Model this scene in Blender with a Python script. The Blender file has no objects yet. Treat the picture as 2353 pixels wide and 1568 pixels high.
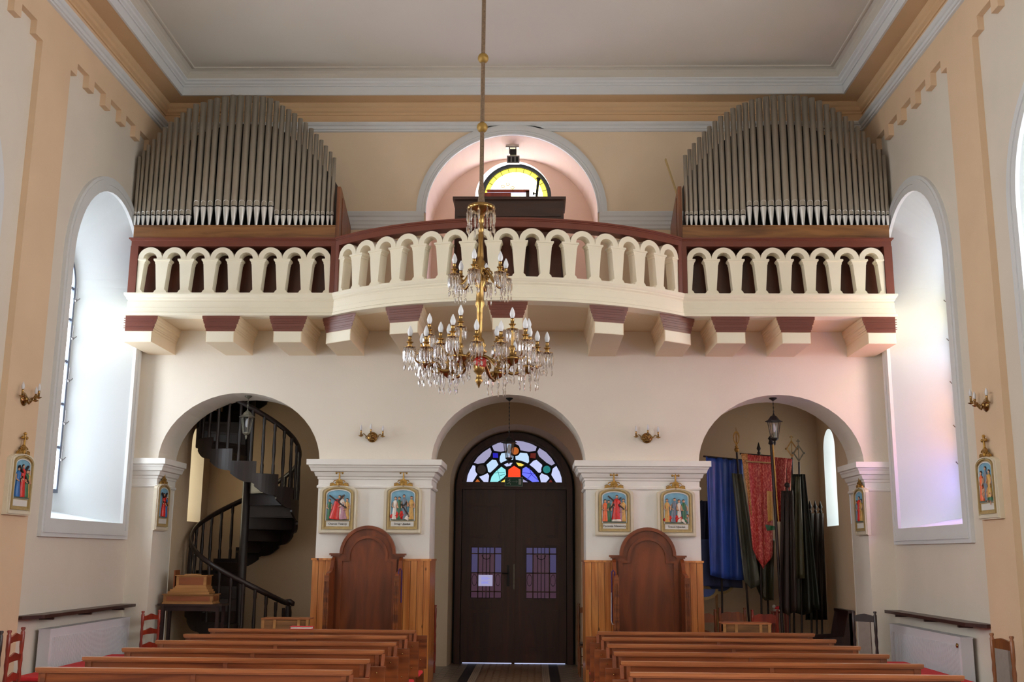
import bpy, math, random
from mathutils import Vector, Matrix
PI = math.pi
R = math.radians
sc = bpy.context.scene
col = sc.collection
random.seed(7)

# ---------------------------------------------------------------- camera, world, exposure
FW, FH, FPX = 2353.0, 1568.0, 2437.4
YAW, TILT, ROLL = .02355, .19864, .00723
CAM = Vector((.405, 0, 1.8))
_f = Vector((-math.sin(YAW)*math.cos(TILT), math.cos(YAW)*math.cos(TILT), math.sin(TILT)))
_r = Vector((math.cos(YAW), math.sin(YAW), 0)); _u = _r.cross(_f)
cr, sr = math.cos(ROLL), math.sin(ROLL)
RX = _r*cr+_u*sr; UX = -_r*sr+_u*cr
cd = bpy.data.cameras.new('camera'); cam = bpy.data.objects.new('camera', cd); col.objects.link(cam)
m3 = Matrix((RX, UX, -_f)).transposed()
cam.matrix_world = Matrix.Translation(CAM) @ m3.to_4x4()
cd.sensor_width = 36; cd.lens = FPX/FW*36; cd.clip_end = 200
sc.camera = cam
W = bpy.data.worlds.new('sky'); sc.world = W; W.use_nodes = True
W.node_tree.nodes['Background'].inputs[0].default_value = (.62, .75, 1, 1)
W.node_tree.nodes['Background'].inputs[1].default_value = 1.0
vs = sc.view_settings; vs.view_transform = 'Standard'; vs.look = 'None'; vs.exposure = 0.0; vs.gamma = 1; vs.use_curve_mapping = False
sc.cycles.use_denoising = True
sc.cycles.max_bounces = 10; sc.cycles.diffuse_bounces = 6; sc.cycles.glossy_bounces = 4; sc.cycles.transmission_bounces = 8
sc.cycles.sample_clamp_indirect = 6; sc.cycles.caustics_refractive = False; sc.cycles.caustics_reflective = False
WIN_E = 11.5        # nave window daylight
BACK_E = 26.0       # windows of the bays behind the photographer

def ray(x, y): return _f*1.0 + RX*((x-FW/2)/FPX) - UX*((y-FH/2)/FPX)
def onY(x, y, Y): d = ray(x, y); return CAM + d*(Y/d.y)
def onX(x, y, X): d = ray(x, y); return CAM + d*((X-CAM.x)/d.x)
def onZ(x, y, Z): d = ray(x, y); return CAM + d*((Z-CAM.z)/d.z)

# ---------------------------------------------------------------- materials
def lin(c):
    return tuple(((v/255)/12.92 if v/255 <= .04045 else ((v/255+.055)/1.055)**2.4) for v in c)+(1,)
def nodes(name):
    m = bpy.data.materials.new(name); m.use_nodes = True; nt = m.node_tree
    return m, nt, nt.nodes['Principled BSDF']
def mat(name, c, rough=.6, metal=0, var=.06, scale=3, bump=0, bscale=60, spec=.5, coat=0):
    m, nt, b = nodes(name); c = lin(c)
    b.inputs['Roughness'].default_value = rough; b.inputs['Metallic'].default_value = metal
    b.inputs['Specular IOR Level'].default_value = spec; b.inputs['Coat Weight'].default_value = coat
    tc = nt.nodes.new('ShaderNodeTexCoord')
    n = nt.nodes.new('ShaderNodeTexNoise'); n.inputs['Scale'].default_value = scale; n.inputs['Detail'].default_value = 4
    nt.links.new(tc.outputs['Object'], n.inputs['Vector'])
    r = nt.nodes.new('ShaderNodeValToRGB'); r.color_ramp.elements[0].position = .3; r.color_ramp.elements[1].position = .7
    r.color_ramp.elements[0].color = tuple(max(0, v*(1-var)) for v in c[:3])+(1,)
    r.color_ramp.elements[1].color = tuple(min(1, v*(1+var)) for v in c[:3])+(1,)
    nt.links.new(n.outputs['Fac'], r.inputs['Fac']); nt.links.new(r.outputs['Color'], b.inputs['Base Color'])
    if bump:
        n2 = nt.nodes.new('ShaderNodeTexNoise'); n2.inputs['Scale'].default_value = bscale; n2.inputs['Detail'].default_value = 3
        nt.links.new(tc.outputs['Object'], n2.inputs['Vector'])
        bp = nt.nodes.new('ShaderNodeBump'); bp.inputs['Strength'].default_value = bump; bp.inputs['Distance'].default_value = .01
        nt.links.new(n2.outputs['Fac'], bp.inputs['Height']); nt.links.new(bp.outputs['Normal'], b.inputs['Normal'])
    return m
def wood(name, c1, c2, axis=0, rough=.4, fine=14, coat=.15, knots=False):
    m, nt, b = nodes(name)
    b.inputs['Roughness'].default_value = rough; b.inputs['Coat Weight'].default_value = coat; b.inputs['Coat Roughness'].default_value = .25
    tc = nt.nodes.new('ShaderNodeTexCoord'); mp = nt.nodes.new('ShaderNodeMapping')
    s = [fine, fine, fine]; s[axis] = .8; mp.inputs['Scale'].default_value = s
    oi = nt.nodes.new('ShaderNodeObjectInfo'); vm = nt.nodes.new('ShaderNodeVectorMath'); vm.operation = 'ADD'
    ml = nt.nodes.new('ShaderNodeMath'); ml.operation = 'MULTIPLY'; ml.inputs[1].default_value = 37
    nt.links.new(oi.outputs['Random'], ml.inputs[0])
    nt.links.new(tc.outputs['Object'], vm.inputs[0]); nt.links.new(ml.outputs[0], vm.inputs[1])
    nt.links.new(vm.outputs[0], mp.inputs['Vector'])
    n = nt.nodes.new('ShaderNodeTexNoise'); n.inputs['Scale'].default_value = 1; n.inputs['Detail'].default_value = 6; n.inputs['Distortion'].default_value = 1.2
    nt.links.new(mp.outputs[0], n.inputs['Vector'])
    r = nt.nodes.new('ShaderNodeValToRGB'); r.color_ramp.elements[0].position = .34; r.color_ramp.elements[1].position = .68
    r.color_ramp.elements[0].color = lin(c1); r.color_ramp.elements[1].color = lin(c2)
    nt.links.new(n.outputs['Fac'], r.inputs['Fac'])
    out = r.outputs['Color']
    if knots:
        v = nt.nodes.new('ShaderNodeTexVoronoi'); v.inputs['Scale'].default_value = 4.2
        mp2 = nt.nodes.new('ShaderNodeMapping'); sk = [1, 1, 1]; sk[axis] = .55; mp2.inputs['Scale'].default_value = sk
        nt.links.new(vm.outputs[0], mp2.inputs['Vector']); nt.links.new(mp2.outputs[0], v.inputs['Vector'])
        r2 = nt.nodes.new('ShaderNodeValToRGB'); r2.color_ramp.elements[0].position = .05; r2.color_ramp.elements[1].position = .09
        r2.color_ramp.elements[0].color = (1, 1, 1, 1); r2.color_ramp.elements[1].color = (0, 0, 0, 1)
        nt.links.new(v.outputs['Distance'], r2.inputs['Fac'])
        mx = nt.nodes.new('ShaderNodeMixRGB'); mx.inputs[2].default_value = lin((84, 38, 16))
        nt.links.new(r2.outputs['Color'], mx.inputs[0]); nt.links.new(out, mx.inputs[1]); out = mx.outputs[0]
    nt.links.new(out, b.inputs['Base Color'])
    bp = nt.nodes.new('ShaderNodeBump'); bp.inputs['Strength'].default_value = .08; bp.inputs['Distance'].default_value = .004
    nt.links.new(n.outputs['Fac'], bp.inputs['Height']); nt.links.new(bp.outputs['Normal'], b.inputs['Normal'])
    return m
def emit(name, c, s, base=(30, 30, 30)):
    m, nt, b = nodes(name); b.inputs['Base Color'].default_value = lin(base); b.inputs['Roughness'].default_value = .2
    b.inputs['Emission Color'].default_value = lin(c); b.inputs['Emission Strength'].default_value = s
    return m
def emit_tint(name, cols, s, scale=.9, seed=0):
    m, nt, b = nodes(name); b.inputs['Base Color'].default_value = (.05, .05, .05, 1)
    tc = nt.nodes.new('ShaderNodeTexCoord'); mp = nt.nodes.new('ShaderNodeMapping'); mp.inputs['Location'].default_value = (seed, seed*2, seed)
    n = nt.nodes.new('ShaderNodeTexNoise'); n.inputs['Scale'].default_value = scale; n.inputs['Detail'].default_value = 0
    nt.links.new(tc.outputs['Object'], mp.inputs[0]); nt.links.new(mp.outputs[0], n.inputs['Vector'])
    r = nt.nodes.new('ShaderNodeValToRGB'); e = r.color_ramp.elements
    while len(e) < len(cols): e.new(.5)
    for i, c in enumerate(cols): e[i].position = .3+.4*i/(len(cols)-1); e[i].color = lin(c)
    nt.links.new(n.outputs['Fac'], r.inputs['Fac']); nt.links.new(r.outputs['Color'], b.inputs['Emission Color'])
    b.inputs['Emission Strength'].default_value = s
    return m
M = {}
M['cream'] = mat('plaster_cream', (220, 211, 197), .85, var=.035, scale=1.2, bump=.12, bscale=35, spec=.2)
M['cream_back'] = mat('plaster_cream_back', (232, 224, 211), .85, var=.03, scale=1.0, bump=.12, bscale=35, spec=.2)
M['peach'] = mat('plaster_peach', (222, 194, 162), .85, var=.035, scale=1.3, bump=.12, bscale=35, spec=.2)
M['ochre'] = mat('plaster_ochre', (216, 184, 146), .85, var=.03, scale=1.3, bump=.1, bscale=35, spec=.2)
M['upper'] = mat('plaster_upper', (230, 208, 180), .85, var=.03, scale=1.3, bump=.1, bscale=35, spec=.2)
M['pink'] = mat('plaster_pink', (240, 216, 200), .85, var=.03, scale=1.3, bump=.1, bscale=35, spec=.2)
M['white'] = mat('white_trim', (216, 218, 219), .6, var=.02, bump=.05, bscale=25)
M['pier_white'] = mat('pier_white', (240, 237, 231), .6, var=.02, bump=.05, bscale=25)
M['ceiling'] = mat('ceiling_paint', (200, 194, 183), .9, var=.03, scale=.6, spec=.2)
M['reveal'] = mat('reveal_white', (228, 237, 242), .7, var=.01, scale=1.5)
M['narthex'] = mat('narthex_plaster', (208, 184, 154), .85, var=.03, scale=1.3, bump=.1, bscale=35, spec=.2)
M['paint'] = mat('ivory_paint', (238, 230, 208), .45, var=.02, scale=2, bump=.05, bscale=12)
M['paint2'] = mat('ivory_paint_soffit', (232, 212, 182), .6, var=.02, scale=2)
M['brown'] = mat('brown_paint', (112, 58, 44), .35, var=.05, scale=4, bump=.04, bscale=20)
M['pew'] = wood('pew_wood', (96, 44, 18), (144, 78, 36), 0, .33, 10)
M['pewtop'] = wood('pew_rail_wood', (140, 80, 44), (178, 110, 66), 0, .3, 10)
M['pine_z'] = wood('pine_boards', (186, 106, 46), (228, 156, 84), 2, .28, 12, .3, True)
M['oak_x'] = wood('oak_beam', (104, 68, 38), (156, 106, 60), 0, .4, 9)
M['oak_z'] = wood('case_wood', (92, 52, 30), (136, 82, 48), 2, .4, 9)
M['conf'] = wood('stall_wood', (100, 46, 20), (140, 70, 32), 2, .35, 4)
M['door'] = wood('door_wood', (48, 22, 14), (70, 34, 23), 2, .45, 8)
M['stair'] = wood('stair_wood', (22, 11, 11), (38, 20, 18), 2, .45, 8, .12)
M['chairr'] = wood('red_stained_wood', (120, 34, 22), (160, 56, 34), 2, .3, 8, .3)
M['chairb'] = wood('brown_chair_wood', (104, 58, 30), (150, 90, 50), 2, .35, 8)
M['chaird'] = wood('dark_chair_wood', (34, 18, 18), (56, 32, 28), 2, .35, 8)
M['boxw'] = wood('box_wood', (150, 102, 54), (190, 136, 80), 0, .4, 9)
M['boxr'] = wood('box_panel_wood', (122, 66, 34), (150, 84, 46), 0, .4, 9)
M['console'] = wood('console_wood', (46, 24, 18), (68, 38, 28), 0, .3, 6)
M['backboard'] = wood('backboard_wood', (70, 36, 24), (98, 52, 34), 2, .4, 5)
M['gold'] = mat('gilt', (172, 132, 64), .4, .6, var=.25, scale=40)
M['brass'] = mat('brass', (160, 126, 76), .22, 1, var=.15, scale=30)
M['ball'] = mat('old_gold', (150, 118, 58), .5, .5, var=.1, scale=20)
M['rope'] = mat('rope_cloth', (112, 90, 70), .9, var=.3, scale=60, bump=.6, bscale=80)
M['tin'] = mat('pipe_tin', (176, 168, 154), .33, .6, var=.06, scale=2)
M['tin2'] = mat('pipe_tin_bright', (226, 225, 222), .3, .5, var=.04, scale=6)
M['black'] = mat('black_iron', (26, 25, 26), .45, .3, var=.1)
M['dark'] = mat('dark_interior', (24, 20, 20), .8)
M['pewter'] = mat('aged_pewter', (120, 118, 104), .5, .5, var=.3, scale=40)
M['red'] = mat('red_cushion', (206, 38, 46), .8, var=.08, scale=20, bump=.2, bscale=90)
M['radiator'] = mat('radiator_enamel', (214, 216, 222), .35, var=.01)
M['railw'] = wood('ledge_wood', (48, 26, 24), (72, 42, 38), 1, .4, 8)
M['bulb'] = mat('frosted_bulb', (216, 216, 220), .25, var=.02)
M['frame'] = mat('frame_ivory', (222, 212, 190), .4, var=.03, scale=10)
M['framegold'] = mat('frame_gold_line', (188, 164, 112), .45, .2, var=.1, scale=20)
M['paper'] = mat('paper', (224, 222, 214), .8, var=.02)
M['green'] = mat('sign_green', (16, 86, 66), .5, var=.02)
M['signw'] = mat('sign_white', (190, 204, 198), .5, var=.02)
M['ink'] = mat('ink', (60, 56, 56), .8, var=.02)
M['grey'] = mat('grey_metal', (130, 128, 130), .4, .6, var=.06)
M['leadf'] = mat('window_iron', (110, 118, 136), .5, .4, var=.05)
M['lead'] = mat('dark_lead', (18, 14, 16), .6, .2, var=.05)
M['purple'] = mat('purple_stole', (70, 34, 92), .7, var=.12, scale=12)
M['wband'] = mat('white_band', (206, 200, 210), .7)
M['tileb'] = mat('tile_black', (34, 32, 36), .35, var=.1)
M['tilew'] = mat('tile_pale', (176, 160, 142), .35, var=.1, scale=12)
M['tileh'] = mat('tile_tan', (140, 112, 88), .35, var=.15, scale=9)
M['floor'] = mat('stone_floor', (120, 104, 92), .35, var=.12, scale=4)
def glassm(name, tint=(1, 1, 1), rough=.02, clear=.35):
    m, nt, b = nodes(name); b.inputs['Base Color'].default_value = tint+(1,); b.inputs['Transmission Weight'].default_value = 1
    b.inputs['Roughness'].default_value = rough; b.inputs['IOR'].default_value = 1.5
    if clear:
        t = nt.nodes.new('ShaderNodeBsdfTransparent'); mx = nt.nodes.new('ShaderNodeMixShader'); mx.inputs[0].default_value = clear
        o = nt.nodes['Material Output']
        nt.links.new(b.outputs[0], mx.inputs[1]); nt.links.new(t.outputs[0], mx.inputs[2]); nt.links.new(mx.outputs[0], o.inputs[0])
    return m
M['crystal'] = glassm('crystal', (.97, .96, 1.0), .03, .25)
M['lglass'] = glassm('lantern_glass', (.85, .88, .9), .08, .6)
# stained panes: lit from outside
def pane(name, c, s): M[name] = emit(name, c, s)
pane('p_white', (206, 214, 255), .95); pane('p_pale', (186, 182, 222), .7); pane('p_sky', (196, 226, 255), .95)
pane('p_orange', (214, 110, 36), .7); pane('p_blue', (20, 10, 216), .7); pane('p_red', (120, 16, 10), .6); pane('p_teal', (0, 130, 130), .8)
pane('p_dark', (40, 6, 24), .25); pane('p_red2', (255, 70, 26), 1.0); pane('p_blue2', (110, 120, 255), 1.0); pane('p_teal2', (150, 236, 240), 1.0)
pane('p_yellow', (255, 226, 90), .95); pane('p_door', (104, 66, 92), .35); pane('p_doorb', (92, 84, 140), .42)
M['glass_day'] = emit('daylit_white_glass', (236, 243, 250), WIN_E)
M['gs0'] = emit('stained_lilac', (180, 156, 255), WIN_E); M['gs1'] = emit('stained_amber', (255, 160, 50), WIN_E*.9); M['gs2'] = emit('stained_rose', (255, 186, 170), WIN_E*.9); M['gs3'] = emit('stained_pale', (226, 234, 255), WIN_E); M['gs4'] = emit('stained_lemon', (255, 240, 170), WIN_E)
M['glass_stain'] = emit_tint('daylit_stained_glass', [(255, 206, 120), (226, 226, 255), (236, 214, 255), (255, 196, 206)], WIN_E*1.05, .8, 3)
M['glass_back'] = emit('daylit_glass_rear', (240, 243, 244), BACK_E)
M['glass_back2'] = emit('daylit_glass_second_bay', (240, 243, 244), BACK_E*.55)
M['glass_slit'] = emit('daylit_slit_glass', (250, 244, 232), 9)
M['glass_slit_blue'] = emit('daylit_slit_blue', (240, 230, 200), 8)
M['glass_west'] = emit_tint('daylit_west_glass', [(255, 240, 130), (255, 255, 240), (214, 196, 255)], 8, 2.2, 1)
M['glass_west_y'] = emit('daylit_west_yellow', (255, 236, 70), 2.0)
M['glass_west_p'] = emit('daylit_west_violet', (206, 170, 255), 14)

# ---------------------------------------------------------------- mesh helpers
class MB:
    def __init__(s): s.v = []; s.f = []; s.T = None; s.sm = []
    def add(s, vs, fs, smooth=False):
        o = len(s.v)
        s.v += [tuple(s.T @ Vector(p)) if s.T is not None else tuple(p) for p in vs]
        s.f += [tuple(i+o for i in f) for f in fs]; s.sm += [smooth]*len(fs); return s
    def box(s, x0, x1, y0, y1, z0, z1):
        return s.add([(x, y, z) for z in (z0, z1) for y in (y0, y1) for x in (x0, x1)],
            [(0, 2, 3, 1), (4, 5, 7, 6), (0, 1, 5, 4), (2, 6, 7, 3), (0, 4, 6, 2), (1, 3, 7, 5)])
    def taper(s, c0, h0, c1, h1):   # box between rectangle centred c0 (half sizes h0=(x,y)) and rectangle c1
        vs = []
        for c, h in ((c0, h0), (c1, h1)):
            vs += [(c[0]-h[0], c[1]-h[1], c[2]), (c[0]+h[0], c[1]-h[1], c[2]), (c[0]-h[0], c[1]+h[1], c[2]), (c[0]+h[0], c[1]+h[1], c[2])]
        return s.add(vs, [(0, 2, 3, 1), (4, 5, 7, 6), (0, 1, 5, 4), (2, 6, 7, 3), (0, 4, 6, 2), (1, 3, 7, 5)])
    def lathe(s, prof, c=(0, 0, 0), n=12, smooth=True, ax=2):
        vs = []; fs = []
        for r, z in prof:
            for i in range(n):
                a = 2*PI*i/n; p = (r*math.cos(a), r*math.sin(a), z)
                if ax == 1: p = (p[0], p[2], p[1])
                if ax == 0: p = (p[2], p[0], p[1])
                vs.append((p[0]+c[0], p[1]+c[1], p[2]+c[2]))
        for k in range(len(prof)-1):
            for i in range(n):
                j = (i+1) % n; fs.append((k*n+i, k*n+j, (k+1)*n+j, (k+1)*n+i))
        s.add(vs, fs, smooth)
        s.add(vs[:n], [tuple(range(n))[::-1]]); s.add(vs[-n:], [tuple(range(n))]); return s
    def tube(s, pts, r, n=8, smooth=True, flat=None):
        pts = [Vector(p) for p in pts]; rs = r if isinstance(r, (list, tuple)) else [r]*len(pts)
        vs = []; fs = []; up = Vector((0, 0, 1))
        for i, p in enumerate(pts):
            t = (pts[min(i+1, len(pts)-1)]-pts[max(i-1, 0)])
            t = t.normalized() if t.length > 1e-9 else Vector((0, 0, 1))
            a = t.cross(up); a = t.cross(Vector((1, 0, 0))) if a.length < .05 else a
            a.normalize(); b = a.cross(t)
            for k in range(n):
                q = 2*PI*(k+(.5 if n == 4 else 0))/n
                fa, fb = (flat if flat else (1, 1))
                vs.append(p+a*rs[i]*fa*math.cos(q)+b*rs[i]*fb*math.sin(q))
        for i in range(len(pts)-1):
            for k in range(n):
                j = (k+1) % n; fs.append((i*n+k, i*n+j, (i+1)*n+j, (i+1)*n+k))
        s.add(vs, fs, smooth and n > 4); s.add(vs[:n], [tuple(range(n))[::-1]]); s.add(vs[-n:], [tuple(range(n))]); return s
    def prism(s, poly, d0, d1, ax='y'):   # poly in the two other axes
        n = len(poly)
        def P(a, b, d): return {'y': (a, d, b), 'x': (d, a, b), 'z': (a, b, d)}[ax]
        vs = [P(a, b, d0) for a, b in poly]+[P(a, b, d1) for a, b in poly]
        fs = [tuple(range(n)), tuple(range(2*n-1, n-1, -1))]+[(i, i+n, (i+1) % n+n, (i+1) % n) for i in range(n)]
        return s.add(vs, fs)
    def ring(s, outer, inner, d0, d1, ax='y', closed=False):   # band between two polylines
        n = len(outer)
        def P(a, b, d): return {'y': (a, d, b), 'x': (d, a, b), 'z': (a, b, d)}[ax]
        vs = [P(*p, d0) for p in outer]+[P(*p, d0) for p in inner]+[P(*p, d1) for p in outer]+[P(*p, d1) for p in inner]
        fs = []
        for i in range(n if closed else n-1):
            j = (i+1) % n
            fs += [(i, j, n+j, n+i), (2*n+i, 3*n+i, 3*n+j, 2*n+j), (i, 2*n+i, 2*n+j, j), (n+i, n+j, 3*n+j, 3*n+i)]
        if not closed: fs += [(0, n, 3*n, 2*n), (n-1, 3*n-1, 4*n-1, 2*n-1)]
        return s.add(vs, fs)
    def sphere(s, c, r, n=10, m=6, sc3=(1, 1, 1)):
        vs = []; fs = []
        for j in range(m+1):
            t = PI*j/m
            for i in range(n):
                a = 2*PI*i/n; vs.append((c[0]+r*sc3[0]*math.sin(t)*math.cos(a), c[1]+r*sc3[1]*math.sin(t)*math.sin(a), c[2]+r*sc3[2]*math.cos(t)))
        for j in range(m):
            for i in range(n):
                k = (i+1) % n; fs.append((j*n+i, (j+1)*n+i, (j+1)*n+k, j*n+k))
        return s.add(vs, fs, True)
    def sweep(s, path, prof, closed=False, zup=True):
        # path: [(x,y,nx,ny)] outward mitre normals; prof: [(p,z)] p = offset along the normal
        m = len(prof); vs = []; fs = []
        for x, y, nx, ny in path:
            for p, z in prof: vs.append((x+nx*p, y+ny*p, z))
        for i in range(len(path)-1):
            for k in range(m-1): fs.append((i*m+k, i*m+k+1, (i+1)*m+k+1, (i+1)*m+k))
            if closed: fs.append((i*m+m-1, i*m, (i+1)*m, (i+1)*m+m-1))
        if closed: fs += [tuple(range(m)), tuple(range((len(path)-1)*m+m-1, (len(path)-1)*m-1, -1))]
        return s.add(vs, fs)
    def build(s, name, m, parent=None, off=None, kind=None, label=None):
        me = bpy.data.meshes.new(name)
        o3 = Vector(off) if off is not None else (Vector(parent['_b']) if parent is not None and '_b' in parent else Vector((0, 0, 0)))
        me.from_pydata([tuple(Vector(p)-o3) for p in s.v], [], s.f); me.update()
        me.polygons.foreach_set('use_smooth', s.sm); me.validate()
        me.materials.append(M[m] if isinstance(m, str) else m)
        o = bpy.data.objects.new(name, me); col.objects.link(o)
        if parent is not None: o.parent = parent
        if parent is not None and parent.type != 'EMPTY' and '_b' in parent: o['_b'] = list(parent['_b'])
        elif parent is not None and '_b' in parent: o['_b'] = list(parent['_b'])
        if kind: o['kind'] = kind
        if label: o['label'] = label
        return o
def tag(o, label=None, cat=None, group=None, kind=None):
    if label: o['label'] = label
    if cat: o['category'] = cat
    if group: o['group'] = group
    if kind: o['kind'] = kind
    return o
def thing(name, label, cat, loc=(0, 0, 0), rz=0, group=None, world=False):
    # world=True: parts are given in world coordinates and shifted to the thing's base
    o = bpy.data.objects.new(name, None); col.objects.link(o); o.empty_display_size = .1
    o.location = loc; o.rotation_euler = (0, 0, rz)
    if world: o['_b'] = list(loc)
    return tag(o, label, cat, group)
def struct(name, mb, m, parent=None): return tag(mb.build(name, m, parent), kind='structure')
def copy_tree(o, parent=None):
    c = o.copy(); col.objects.link(c); c.parent = parent
    for ch in list(o.children): copy_tree(ch, c)
    return c
def arc(uc, a, zs, b, n=24, a0=PI, a1=0): return [(uc+a*math.cos(a0+(a1-a0)*i/n), zs+b*math.sin(a0+(a1-a0)*i/n)) for i in range(n+1)]
def text(name, body, size, loc, rot, m, parent, ext=.002):
    cu = bpy.data.curves.new(name, 'FONT'); cu.body = body; cu.size = size; cu.extrude = ext; cu.align_x = 'CENTER'; cu.align_y = 'CENTER'; cu.resolution_u = 2
    t = bpy.data.objects.new(name, cu); col.objects.link(t)
    me = bpy.data.meshes.new_from_object(t.evaluated_get(bpy.context.evaluated_depsgraph_get())); bpy.data.objects.remove(t)
    me.materials.clear(); me.materials.append(M[m])
    o = bpy.data.objects.new(name, me); col.objects.link(o); o.parent = parent; o.location = loc; o.rotation_euler = rot
    return o

def wall(mb, T, u0, u1, z0, z1, ops):
    """front sheet with arched openings. T(u,z)->xyz. ops: (uc,a,zb,zs,b)"""
    def q(a, b, c, d): mb.add([T(*a), T(*b), T(*c), T(*d)], [(0, 1, 2, 3)])
    u = u0
    for uc, a, zb, zs, b in sorted(ops):
        if uc-a > u+1e-6: q((u, z0), (uc-a, z0), (uc-a, z1), (u, z1))
        pts = arc(uc, a, zs, b)
        for p, r in zip(pts, pts[1:]): q(p, r, (r[0], z1), (p[0], z1))
        if zb > z0+1e-6: q((uc-a, z0), (uc+a, z0), (uc+a, zb), (uc-a, zb))
        u = uc+a
    if u < u1-1e-6: q((u, z0), (u1, z0), (u1, z1), (u, z1))
    return mb
def reveal(mb, T0, T1, o0, o1, floor=True):
    """surface between opening o0 on sheet T0 and opening o1 on sheet T1"""
    def outline(o):
        uc, a, zb, zs, b = o
        return [(uc-a, zb)]+arc(uc, a, zs, b)+[(uc+a, zb)]
    A = [T0(*p) for p in outline(o0)]; B = [T1(*p) for p in outline(o1)]; n = len(A)
    fs = [(i, i+1, n+i+1, n+i) for i in range(n-1)]
    if floor: fs.append((n-1, 0, n, 2*n-1))
    return mb.add(A+B, fs)
def solid_wall(name, m, T0, T1, u0, u1, z0, z1, ops, mr=None):
    mb = MB(); wall(mb, T0, u0, u1, z0, z1, ops); wall(mb, T1, u0, u1, z0, z1, ops)
    mb.add([T0(u0, z0), T0(u0, z1), T1(u0, z1), T1(u0, z0)], [(0, 1, 2, 3)]); mb.add([T0(u1, z0), T0(u1, z1), T1(u1, z1), T1(u1, z0)], [(0, 1, 2, 3)])
    mb.add([T0(u0, z1), T0(u1, z1), T1(u1, z1), T1(u0, z1)], [(0, 1, 2, 3)])
    r = mb if mr is None else MB()
    for o in ops: reveal(r, T0, T1, o, o, floor=o[2] > z0+.01)
    w = struct(name, mb, m)
    if mr is not None and ops: struct('arch_reveal', r, mr, w)
    return w

YW, YN, YD = 15.47, 17.95, 18.451
XP, XF = 5.42, 5.495          # pilaster face and recessed field of the nave side walls
Y0 = -6.0                     # wall behind the photographer
ZC = 9.02

# ---------------------------------------------------------------- floor, ceiling
mb = MB(); mb.box(-6.4, 6.4, Y0-.5, 19.4, -.3, 0); struct('floor', mb, 'floor')
floor_o = bpy.data.objects['floor']
mb = MB(); mb.box(-5.0, 5.0, Y0, YW-.5, ZC, ZC+.3); struct('ceiling', mb, 'ceiling')
mb = MB(); mb.box(-6.4, 6.4, Y0-.4, Y0, 0, 9.6); struct('wall_east', mb, 'cream')
mb = MB(); mb.box(-6.6, 6.6, Y0-.4, 16.3, ZC+.3, ZC+.5); struct('ceiling_roof', mb, 'ceiling')

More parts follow.
